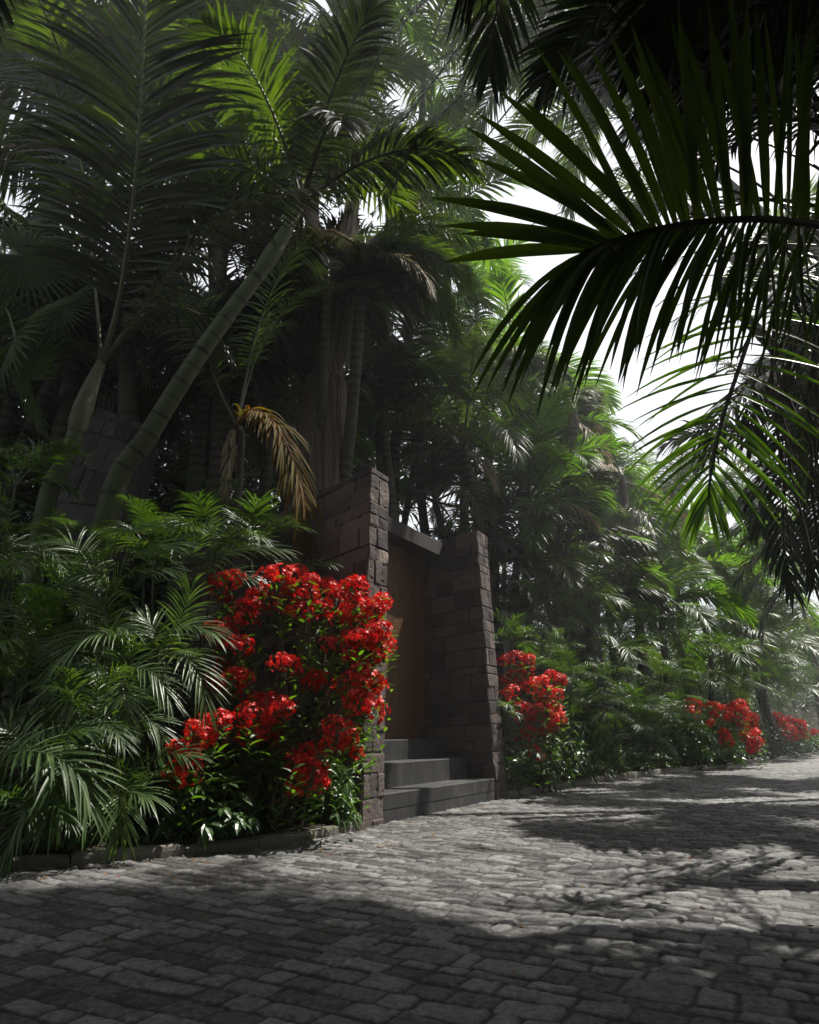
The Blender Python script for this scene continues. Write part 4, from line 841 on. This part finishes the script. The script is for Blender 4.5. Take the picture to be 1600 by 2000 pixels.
for (px, py, Y, bx, by, size, key, lab, sd) in [
    (1480, 120, 6.2, 4.6, -.5, 2.5, 'dark', 'dense dark palm crown in the upper right corner', 91),
    (1620, 250, 5.0, 5.3, 2.2, 2.4, 'dark', 'near black palm crown cut by the right edge', 92),
    (1680, 700, 7.0, 7.2, 7.8, 2.6, 'dark', 'shaded palm crown at the right edge above the bend', 93),
    (1400, 560, 9.0, 9.6, 10.0, 2.4, 'dark', 'dark palm crown glittering with specks of sky behind the broad frond', 94),
    (1560, 900, 9.5, 9.4, 10.6, 2.3, 'dark', 'palm hanging over the right edge lower down', 95),
    (1460, 500, 13.0, 13.5, 12.5, 2.5, 'palm', 'fine leaved palm behind the rachis of the broad frond', 203),
    (1340, 400, 15.0, 14.5, 13.5, 2.6, 'palm', 'fine leaved palm glimpsed between the hanging leaflets of the broad frond', 206),
    (1190, 200, 13.0, 12.5, 11.5, 3.0, 'palm', 'highest fine leaved palm at the top centre right', 202),
    (1090, 60, 11.5, 11.0, 9.2, 2.8, 'palm', 'palm crown at the top edge right of centre', 204),
    (1540, 700, 14.0, 14.0, 13.0, 2.7, 'dark', 'dark palm behind the hanging frond at the right', 205),
    (1650, 1080, 13.0, 12.5, 14.2, 2.4, 'dark', 'shaded palm low at the right edge over the street', 97)]:
    palm(at(px, py, Y), (bx, by, 0), size=size, nf=17, key=key, label=lab, seed=sd, tr=.1, elev=(0, 6), tmat='darkrib')
SHADE_PALMS = ['dark palm leaning over the near paving straight overhead', 'dark palm overhead on the right of the near paving', 'high dark palm crown above the middle of the near paving', 'palm overhead to the right, beyond the one over the near paving', 'dark palm over the left rear of the near paving', 'dark palm behind the near paving', 'palm at the far right side of the near paving', 'dark palm over the left kerb beside the near paving', 'topmost dark crown over the near paving', 'dark palm close behind the viewpoint', 'dark palm leaning from the left bed over the near paving', 'lowest dark palm at the right of the near paving']
# palms added behind and beside the viewpoint to shade the near paving
for i, (x, y, z, bx, by, s_) in enumerate([(1.9, 1.2, 4.6, 3.6, .8, 2.4), (3.3, 2.6, 5.0, 4.6, 2.0, 2.4), (.2, 1.6, 6.2, 3.4, -1.2, 2.6), (3.0, 3.6, 6.6, 5.4, 3.6, 2.4), (-1.2, -.6, 5.2, -1.8, -3.0, 2.6), (1.4, -1.6, 4.8, 2.2, -3.4, 2.6), (4.4, -.6, 4.6, 5.0, -1.0, 2.6), (-3.6, .6, 5.0, -4.6, 2.6, 2.4), (1.0, 3.2, 7.2, 5.2, 1.2, 2.2), (.2, -.8, 4.4, .8, -2.6, 2.6), (-2.6, 1.2, 5.6, -5.4, 3.4, 2.4), (2.4, .2, 3.9, 3.8, -.8, 2.3)]):
    palm((x, y, z), (bx, by, 0), size=s_, nf=18, key='dark', label=SHADE_PALMS[i], group='palms overhanging the near paving', seed=120 + i, tr=.1, elev=(0, 6))

# ---- walls seen between the plants
wb = np.array([at(75, 1010, 7.1)[0], 7.1, 1.0]); r_ = empty('garden_wall', wb, 'leaning grey block buttress behind the two ringed palm trunks', 'wall')
masonry([at(35, 1090, 7.1) - wb - (.25, 0, .5), at(215, 1090, 7.0) - wb - (0, 0, .5), at(215, 1090, 7.0) - wb + (0, .6, -.5), at(35, 1090, 7.1) - wb + (-.25, .6, -.5)],
        [at(190, 795, 7.1) - wb, at(280, 828, 7.0) - wb, at(280, 828, 7.0) - wb + (0, .5, 0), at(190, 795, 7.1) - wb + (0, .5, 0)], 'masonry', r_, M['lava'], res=.018, course=(.14, .26), blen=(.18, .42), seed=61)
wallpiece(at(985, 1290, 10.6)[:2], .5, .6, 1.9, .02, 'garden_wall', 'dark block buttress just right of the gateway above the red flowers', 62, z0=.55)
wallpiece(at(1165, 1290, 13.4)[:2], .6, .6, 2.2, .02, 'garden_wall', 'shaded block buttress deep in the planting right of the dark palm', 63, z0=.6)
p = P1 + U * .5 + B * 1.5; wallpiece(p[:2], 9.0, .3, 1.9, 0, 'garden_wall', 'low dark retaining wall running behind the bed right of the gateway', 64, z0=.3)
p = P0 - U * .34 + B * 2.05; wallpiece(p[:2], .9, .35, 2.75, .02, 'garden_wall', 'dark block wall continuing behind the left pillar', 65, z0=-.1)


# ---- areca clumps placed frond by frond in the left bed
def clump(base, fronds, label, L=.25, W=.0145, nl=20, seed=0, mat='under', group='areca palms crowding the left bed'):
    b = gbase(*base); root = empty('areca_palm', b, label, 'palm plant', group); rg = random.Random(seed)
    for k, (pts, f) in enumerate(fronds):
        p0 = at(*pts[0]); mb = MB(); off = np.array([rg.uniform(-.12, .12), rg.uniform(-.06, .1), -.1])
        tube(mb, curve([off, (p0 - b) * .5 + off * .5 + np.array([rg.uniform(-.05, .05), .03, .05]), p0 - b], 10), np.linspace(.010, .006, 10), 6, .5); mb.build('stem', M['stem'], root, smooth=True)
        hero(pts, (rg.uniform(-.1, .3), -.55 + rg.uniform(-.15, .15), .8), root, b, (mat, 'rachis'), nl=int(nl * f), L=L * f, W=W * (.8 + .2 * f), a0=66, a1=12, droop=.65, rr=(.006, .002), seg=6, fold=.3, t0=.04, seed=seed * 20 + k, lift=.15, lp=(.7, .95, 1, .95, .75), tone=.55)
clump((-2.45, 4.95), [([(255,1262,4.95),(225,1238,4.8),(170,1245,4.65),(118,1290,4.6)], 1.25), ([(200,1262,4.95),(225,1225,4.85),(262,1232,4.8)], .9), ([(190,1290,4.9),(140,1310,4.75),(90,1350,4.7)], 1), ([(215,1280,4.95),(205,1200,4.9),(180,1160,4.9)], .9)], 'silvery sunlit areca palm with one long frond sweeping left, middle of the left bed', seed=1)
clump((-1.75, 5.3), [([(300,1290,5.1),(330,1235,4.95),(375,1222,4.9),(425,1240,4.85)], 1.1), ([(320,1275,5.0),(360,1280,4.85),(392,1320,4.8),(405,1385,4.8)], 1.1), ([(310,1280,5.1),(300,1230,5.1),(270,1200,5.1)], .9), ([(320,1290,5.1),(355,1210,5.1),(372,1150,5.1)], 1)], 'brightest areca palm with a hanging silver frond beside the red flower heads', seed=2)
clump((-2.2, 4.85), [([(240,1340,4.75),(262,1305,4.7),(305,1320,4.65),(335,1370,4.6)], 1.05), ([(238,1330,4.7),(243,1370,4.6),(242,1430,4.6)], 1), ([(230,1340,4.75),(200,1312,4.7),(160,1330,4.65),(130,1370,4.6)], 1), ([(242,1335,4.75),(245,1290,4.8),(250,1270,4.8)], .8)], 'areca palm with three spread fronds on thin stalks, centre of the left bed', seed=3)
clump((-1.85, 5.15), [([(230,1440,5.0),(265,1405,5.0),(300,1412,5.0),(325,1450,5.0)], 1), ([(250,1440,4.8),(260,1380,4.85),(300,1350,4.9)], .9), ([(265,1530,4.75),(300,1485,4.7),(340,1472,4.65),(380,1480,4.6)], .8)], 'shaded areca palm reaching right under the low red flower heads', seed=4)
clump((-2.55, 4.45), [([(-60,1520,4.3),(20,1470,4.25),(100,1475,4.2),(160,1520,4.2),(172,1570,4.2)], 1.25), ([(60,1500,4.3),(100,1470,4.3),(115,1520,4.2),(98,1590,4.2)], 1.15), ([(90,1570,4.3),(55,1575,4.2),(30,1620,4.2),(15,1660,4.2)], 1.1), ([(60,1500,4.4),(20,1430,4.4),(-30,1420,4.4)], 1.1), ([(80,1490,4.4),(130,1430,4.4),(170,1425,4.4)], 1)], 'coarse areca palm with long drooping fronds in the lower left corner by the kerb', L=.27, W=.021, seed=5)
clump((-2.0, 4.72), [([(225,1570,4.55),(232,1545,4.5),(236,1580,4.4),(235,1625,4.4)], 1.1), ([(225,1565,4.55),(260,1545,4.5),(295,1560,4.45)], .9), ([(222,1565,4.55),(195,1545,4.5),(165,1575,4.45)], .9), ([(228,1560,4.6),(235,1525,4.6),(260,1505,4.6)], .8)], 'low star shaped areca palm close above the left kerb', seed=6)
clump((-2.55, 5.6), [([(200,1160,5.4),(205,1100,5.3),(240,1045,5.2),(300,1025,5.2)], 1.2), ([(210,1160,5.3),(260,1090,5.2),(330,1065,5.2)], 1.2), ([(215,1150,5.3),(180,1120,5.2),(130,1140,5.2)], 1), ([(218,1150,5.3),(265,1115,5.2),(318,1110,5.2)], 1), ([(200,1150,5.4),(150,1070,5.4),(100,1060,5.4)], 1.1)], 'yellow green areca palm with raised fronds at shoulder height in the left bed', L=.28, seed=7)
clump((-1.6, 6.0), [([(370,1150,5.8),(420,1095,5.7),(480,1070,5.7),(545,1075,5.7)], 1.15), ([(365,1150,5.8),(370,1090,5.8),(400,1040,5.8)], 1), ([(370,1150,5.8),(320,1110,5.8),(290,1120,5.8)], .9), ([(372,1140,5.8),(450,1120,5.7),(500,1130,5.7)], .9)], 'areca palm arching over the top left of the red shrub', L=.28, seed=8)
clump((-.85, 6.35), [([(600,1120,6.0),(590,1100,6.0),(555,1095,6.0)], .7), ([(600,1120,6.0),(620,1098,5.95),(648,1100,5.9)], .7)], 'small palm sprig poking up behind the top of the red shrub by the wall', seed=9)

# ---- understory palms, left bed
A = 'areca palms crowding the left bed'
for (px, py, Y, size, key, lab, sd, st, nf, el) in [
    (60, 1600, 4.3, .40, 'areca', 'drooping palm tuft touching the kerb at the far left', 7, 1, 8, (2, 4)),
    (300, 1110, 5.7, .60, 'arecafine', 'fine leaved palm with raised fronds above the left bed', 10, 1, 9, (0, 3)),
    (120, 1180, 5.3, .60, 'arecafine', 'dark fine leaved palm left of the upright yellow green one', 11, 2, 8, (0, 4)),
    (20, 1150, 5.2, .70, 'arecafine', 'shaded fine leaved palm at the left edge, middle height', 12, 2, 8, (0, 4)),
    (30, 950, 5.6, .60, 'areca', 'leaf spray at the left edge below the fan palm', 13, 1, 7, (0, 4)),
    (420, 1080, 6.0, .65, 'arecafine', 'fine palm behind the top of the red shrub', 14, 1, 9, (0, 3)),
    (490, 1085, 6.2, .60, 'areca', 'areca palm just left of the hanging orange frond tip', 15, 1, 9, (0, 3)),
    (60, 1300, 4.9, .60, 'arecafine', 'dark feathery palm at the left edge under the silvery one', 18, 2, 8, (0, 4)),
    (170, 1420, 4.6, .50, 'arecafine', 'finely divided palm in the heart of the left bed', 19, 2, 7, (0, 4)),
    (280, 1060, 6.0, .50, 'arecafine', 'thin palm at the foot of the leaning ringed trunk', 20, 1, 8, (0, 3)),
    (110, 1070, 5.9, .45, 'arecafine', 'thin palm at the foot of the slim palm', 21, 1, 8, (0, 3)),
    (430, 1000, 6.9, .55, 'arecafine', 'shaded small palm before the dark hedge', 22, 1, 8, (0, 3)),
    (380, 1330, 5.5, .45, 'arecafine', 'shaded palm tucked behind the left red blooms', 23, 1, 7, (0, 4)),
    (20, 1060, 5.4, .60, 'arecafine', 'pale tipped palm spray at the left edge beneath the hedge', 24, 1, 7, (0, 4)),
    ]:
    small_palm(px, py, Y, size, nf, key, lab, A, sd, st, elev=el)
A = 'areca palms crowding the bed right of the gateway'
for (px, py, Y, size, key, lab, sd, st, nf, el) in [
    (1110, 1200, 12.2, 1.1, 'arecafine', 'tall fine palm behind the shaded buttress', 51, 2, 9, (0, 4)),
    (1200, 1190, 14.0, 1.2, 'areca', 'tall palm with arching fronds in the middle of the right bed', 52, 2, 9, (0, 4)),
    (1280, 1240, 15.5, 1.3, 'arecafine', 'tall fine palm above the feathery clumps', 53, 2, 9, (0, 4)),
    (1350, 1250, 17.5, 1.4, 'areca', 'tall palm behind the drooping palm by the street side red shrub', 54, 2, 9, (0, 4)),
    (1440, 1240, 20.0, 1.5, 'arecafine', 'tall fine palm high above the street side red shrub', 55, 2, 9, (0, 4)),
    (1530, 1270, 24.0, 1.6, 'areca', 'tall palm over the dense mounds near the bend', 56, 2, 9, (0, 4)),
    (1040, 1190, 11.6, .9, 'arecafine', 'tall fine palm above the buttress beside the gateway', 57, 2, 9, (0, 4)),
    (1000, 1265, 9.5, .55, 'areca', 'small bright palm right beside the right pillar above the red flowers', 31, 1, 9, (0, 3)),
    (1120, 1330, 9.9, .65, 'arecafine', 'fine palm right of the pillar side red shrub', 32, 1, 9, (0, 4)),
    (1070, 1290, 10.6, .60, 'arecafine', 'palm above and behind the pillar side red shrub', 33, 1, 8, (0, 3)),
    (1150, 1390, 9.9, .55, 'areca', 'sunlit palm between the pillar side shrub and the feathery clump', 34, 1, 9, (0, 4)),
    (1230, 1390, 10.8, .70, 'arecafine', 'feathery bright clump in the middle of the right bed', 35, 3, 8, (0, 4)),
    (1300, 1400, 12.2, .65, 'arecafine', 'feathery clump left of the street side red shrub', 36, 2, 8, (0, 4)),
    (1210, 1280, 12.0, .80, 'areca', 'palm with one silver frond over the middle of the right bed', 37, 1, 8, (1, 4)),
    (1180, 1330, 11.2, .60, 'arecafine', 'shaded palm in the middle of the right bed', 38, 1, 8, (0, 4)),
    (1290, 1330, 13.4, .80, 'arecafine', 'loose palm behind the feathery clumps', 39, 2, 8, (0, 4)),
    (1420, 1290, 16.5, 1.2, 'areca', 'palm with long silvery fronds arching over the street side red shrub', 40, 1, 9, (1, 4)),
    (1370, 1340, 15.5, .9, 'areca', 'drooping palm in front of the street side red shrub', 41, 1, 8, (1, 4)),
    (1440, 1350, 18.5, 1.0, 'arecafine', 'palm rising behind the street side red shrub', 42, 1, 9, (0, 4)),
    (1520, 1350, 22.0, 1.2, 'areca', 'palm over the dark green mound near the bend', 43, 1, 9, (0, 4)),
    (1590, 1350, 26.0, 1.4, 'areca', 'grey green palm at the bend by the right edge', 44, 1, 9, (0, 4)),
    (1490, 1310, 20.5, 1.2, 'arecafine', 'fine palm between the two far red shrubs', 45, 1, 9, (0, 4)),
    (1045, 1480, 8.95, .32, 'areca', 'little fan of leaves below the last red heads by the pillar', 46, 1, 8, (1, 4)),
    (985, 1390, 8.75, .30, 'areca', 'thin leaf sprig reaching across the right pillar front', 47, 1, 5, (1, 4)),
    ]:
    small_palm(px, py, Y, size, nf, key, lab, A, sd, st, elev=el)

# ---- broadleaf plants at the kerb
G = 'leafy plants along the kerb'
for (px, py, Y, kind, sc, lab, sd) in [
    (430, 1560, 5.05, 'whorl', .85, 'dark whorled leaf plant at the kerb under the red shrub', 1),
    (385, 1530, 5.15, 'whorl', .8, 'whorled leaf plant under the lowest left red heads', 2),
    (460, 1490, 5.45, 'whorl', .9, 'shaded whorled leaf plant left of the woody red shrub stems', 3),
    (695, 1555, 5.72, 'whorl', .58, 'sunlit whorled leaf plant against the foot of the left pillar', 4),
    (655, 1490, 5.75, 'whorl', .55, 'light green plant under the low red heads beside the left pillar', 5),
    (130, 1600, 4.45, 'broad', .5, 'low glossy plant at the left kerb with a dry sprig', 6),
    (330, 1540, 4.95, 'broad', .6, 'deep shaded plant between the star shaped palm and the whorled plants', 7),
    (180, 1460, 4.65, 'lance', .7, 'thin leaved bush in the left bed', 8),
    (120, 1360, 4.9, 'lance', .8, 'small leaved bush under the silvery palm', 9),
    (180, 1230, 5.3, 'lance', .8, 'willowy bush behind the silvery palm', 10),
    (1020, 1510, 8.9, 'broad', .7, 'broad leaved plant at the foot of the right pillar', 11),
    (1060, 1490, 9.2, 'broad', .9, 'glossy bush right of the right pillar foot', 12),
    (1090, 1525, 9.3, 'broad', .8, 'ivy like plant spilling to the kerb right of the gateway', 13),
    (1140, 1500, 9.9, 'broad', .9, 'dark glossy bush below the feathery clump', 14),
    (1175, 1480, 10.6, 'lance', .9, 'narrow leaved bush at the kerb, middle of the right bed', 15),
    (1215, 1500, 11.2, 'lance', .9, 'second narrow leaved bush at the kerb, right of the middle', 16),
    (1262, 1485, 11.6, 'bright', .9, 'rounded bright bush at the kerb', 17),
    (1300, 1478, 12.5, 'broad', 1.0, 'dark bush between the two rounded bright bushes', 18),
    (1345, 1465, 13.2, 'bright', 1.1, 'larger rounded bright bush under the street side red shrub', 19),
    (1390, 1470, 14.3, 'bright', 1.1, 'yellow green bush at the kerb below the street side red heads', 20),
    (1430, 1465, 15.4, 'broad', 1.2, 'bush below the arching tips of the street side red shrub', 21),
    (1480, 1455, 17.4, 'small', 1.6, 'dense dark green mound at the kerb past the red shrub', 22),
    (1505, 1430, 19.4, 'small', 2.2, 'taller dense dark mound before the farthest red shrub', 23),
    (1545, 1450, 22.0, 'small', 2.0, 'dense mound under the farthest red shrub', 24),
    (1590, 1440, 26.0, 'bright', 2.4, 'pale mound by the kerb at the right edge', 25),
    (1400, 1420, 16.4, 'broad', 1.5, 'shaded foliage under the street side red shrub', 26),
    (1080, 1430, 10.2, 'lance', 1.1, 'willowy foliage behind the pillar side red shrub', 27),
    (1340, 1400, 15.0, 'broad', 1.4, 'glossy bush left of the street side red shrub', 28),
    (1150, 1290, 12.4, 'lance', 1.2, 'loose leafy bush in front of the shaded buttress', 29),
    (1100, 1390, 10.8, 'broad', 1.1, 'dark bush behind the sunlit small palm', 30),
    ]:
    bush(px, py, Y, kind, sc, lab, G, sd)

# ---- dark clipped hedges
def hedge(cx, cy, rx, ry, z0, h, n, label, seed):
    rng = np.random.RandomState(seed); o = np.array([cx, cy, z0]); u = nrm(rng.normal(size=(n, 3))); u[:, 2] = np.abs(u[:, 2])
    r = (1 + .30 * fbm(u[:, 0] * 2.5 + seed, u[:, 2] * 2.5 + u[:, 1], 4, seed)) * rng.uniform(.86, 1.03, n); C = u * np.array([rx, ry, h]) * r[:, None]
    P = np.repeat(C, 4, 0) + rng.normal(0, .03, (4 * n, 3)); D = nrm(rng.normal(size=P.shape) + np.repeat(u, 4, 0) * .7)
    mb = MB(); strips(mb, P, D, nrm(np.repeat(u, 4, 0) + rng.normal(0, .5, P.shape)), .05 * rng.uniform(.7, 1.3, 4 * n), .028, 2, .3, .25, .45 + rng.normal(0, .16, 4 * n), 0, LPROF)
    r_ = empty('hedge', o, label, 'hedge'); mb.build('foliage', [M['ivy']], r_)
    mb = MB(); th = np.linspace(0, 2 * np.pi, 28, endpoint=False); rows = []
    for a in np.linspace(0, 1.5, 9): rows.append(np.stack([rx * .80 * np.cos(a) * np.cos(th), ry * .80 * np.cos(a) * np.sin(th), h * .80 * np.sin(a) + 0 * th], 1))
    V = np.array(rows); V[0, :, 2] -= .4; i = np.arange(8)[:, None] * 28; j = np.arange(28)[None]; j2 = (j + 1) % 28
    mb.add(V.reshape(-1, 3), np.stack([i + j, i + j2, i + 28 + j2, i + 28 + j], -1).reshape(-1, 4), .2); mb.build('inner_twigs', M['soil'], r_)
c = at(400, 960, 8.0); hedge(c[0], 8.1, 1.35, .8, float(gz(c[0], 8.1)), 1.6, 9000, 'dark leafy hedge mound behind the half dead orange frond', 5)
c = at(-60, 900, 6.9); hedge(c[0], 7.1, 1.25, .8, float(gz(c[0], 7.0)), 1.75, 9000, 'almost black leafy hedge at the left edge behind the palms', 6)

# ---- stuff: undergrowth between the plants, and the wood behind
def leaf_cloud(name, kind, pts, nleaf, L, W, mat, seed, droop=.5):
    rng = np.random.RandomState(seed); n = len(pts); P = np.repeat(pts, nleaf, 0) + rng.normal(0, .03, (n * nleaf, 3))
    a = rng.rand(n * nleaf) * 6.28; D = np.stack([np.cos(a), np.sin(a), rng.uniform(-.1, 1.0, n * nleaf)], 1); m = len(P)
    mb = MB(); strips(mb, P, D, nrm(np.tile([0, 0, 1.], (m, 1)) + rng.normal(0, .35, (m, 3))), L * rng.uniform(.6, 1.2, m), W, 3, droop, 0, .35 + rng.normal(0, .13, m), 0, LPROF)
    return tag(mb.build(name, [mat]), kind='stuff')
rng = np.random.RandomState(2)
def bank_pts(n, x0, x1, y0, y1, d0, d1, h0, h1):
    x = rng.uniform(x0, x1, n * 4); y = rng.uniform(y0, y1, n * 4); d = kdist(x, y); g = (x + .21) * U[0] + (y - 6.34) * U[1]; s = (x + .21) * B[0] + (y - 6.34) * B[1]
    k = (d > d0) & (d < d1) & ~((g > -.5) & (g < 2.9) & (s < 1.9)); x, y, d = x[k][:n], y[k][:n], d[k][:n]
    return np.stack([x, y, gz(x, y) + (h0 + (h1 - h0) * np.clip(d / 1.6, .12, 1)) * rng.rand(len(x)) ** .7], 1)
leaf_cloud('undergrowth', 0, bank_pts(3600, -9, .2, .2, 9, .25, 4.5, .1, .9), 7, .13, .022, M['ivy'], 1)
leaf_cloud('undergrowth', 0, bank_pts(5200, 1, 16, 8.5, 28, .25, 4.5, .1, 1.3), 6, .17, .035, M['broad'], 2)
leaf_cloud('undergrowth', 0, bank_pts(4200, 1, 26, 10, 40, 1.6, 6, .8, 3.6), 6, .38, .030, M['palm'], 4)
leaf_cloud('undergrowth', 0, bank_pts(2500, -8, 8, 6, 20, 3.5, 7, .4, 2.4), 6, .30, .06, M['ivy'], 3)
def wood(n, seed, path, hmax, mat, L, W, w=3.0):
    r = np.random.RandomState(seed); t = r.rand(n); p = curve(path, 400)[(t * 399).astype(int)]
    z = r.rand(n) ** .8 * hmax * (1 + .5 * fbm(t * 14, t * 0 + seed, 3, 5)); pts = p + np.stack([r.normal(0, w, n), r.normal(0, w, n), z], 1)
    leaf_cloud('distant_wood', 0, pts, 6, L, W, mat, seed, 1.0)
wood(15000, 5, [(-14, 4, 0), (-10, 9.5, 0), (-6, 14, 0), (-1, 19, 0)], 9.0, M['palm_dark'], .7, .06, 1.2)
wood(6000, 6, [(-1, 20, 0), (4, 26, 0), (10, 33, 0), (18, 42, 0), (30, 56, 0)], 4.2, M['palm'], .9, .08, 1.8)
wood(4500, 8, [(24, 42, 0), (34, 50, 0), (44, 50, 0), (52, 44, 0)], 7.5, M['palm'], 1.0, .10, 2.0)

# unseen leaf mass added across the street and behind the viewpoint, blocking sky light
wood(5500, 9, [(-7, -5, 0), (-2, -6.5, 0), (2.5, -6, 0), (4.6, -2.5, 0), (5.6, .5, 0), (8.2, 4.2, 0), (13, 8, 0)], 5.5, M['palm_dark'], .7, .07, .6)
# humid air
mbh = bpy.data.meshes.new('haze'); x0, x1, y0, y1, z0, z1 = -60, 90, -30, 95, -1.2, 24
V = [(x, y, z) for z in (z0, z1) for y in (y0, y1) for x in (x0, x1)]
mbh.from_pydata(V, [], [(0, 2, 3, 1), (4, 5, 7, 6), (0, 1, 5, 4), (2, 6, 7, 3), (0, 4, 6, 2), (1, 3, 7, 5)]); mbh.update()
m, t, o = mat_new('haze'); pv = nd(t, 'ShaderNodeVolumePrincipled'); pv.inputs['Density'].default_value = .0026; pv.inputs['Color'].default_value = (.95, .97, 1, 1); pv.inputs['Anisotropy'].default_value = .4
t.links.new(pv.outputs[0], o.inputs['Volume']); mbh.materials.append(m); tag(link('haze', mbh), kind='stuff')

# leaf litter: dry scraps and fallen petals along the kerb
rng = np.random.RandomState(12); mb = MB()
for (n, mt, lo, hi, ln) in ((900, 0, -.7, -.02, .035), (260, 0, -3.2, -.3, .03), (220, 1, -.6, .0, .018)):
    x = rng.uniform(-4, 9, n * 8); y = rng.uniform(2.5, 20, n * 8); d = kdist(x, y); k = (d > lo) & (d < hi)
    if mt == 1: k &= (x < 0)
    x, y = x[k][:n], y[k][:n]; z = cobble(x, y)[0] + .004; m_ = len(x); a = rng.rand(m_) * 6.3
    strips(mb, np.stack([x, y, z], 1), np.stack([np.cos(a), np.sin(a), rng.uniform(0, .35, m_)], 1), nrm(rng.normal(0, .3, (m_, 3)) + (0, 0, 1)), ln * rng.uniform(.5, 1.6, m_), ln * .4, 2, .3, .3, rng.rand(m_), mt, LPROF)
tag(mb.build('leaf_litter', [M['dry'], M['petal']]), kind='stuff')
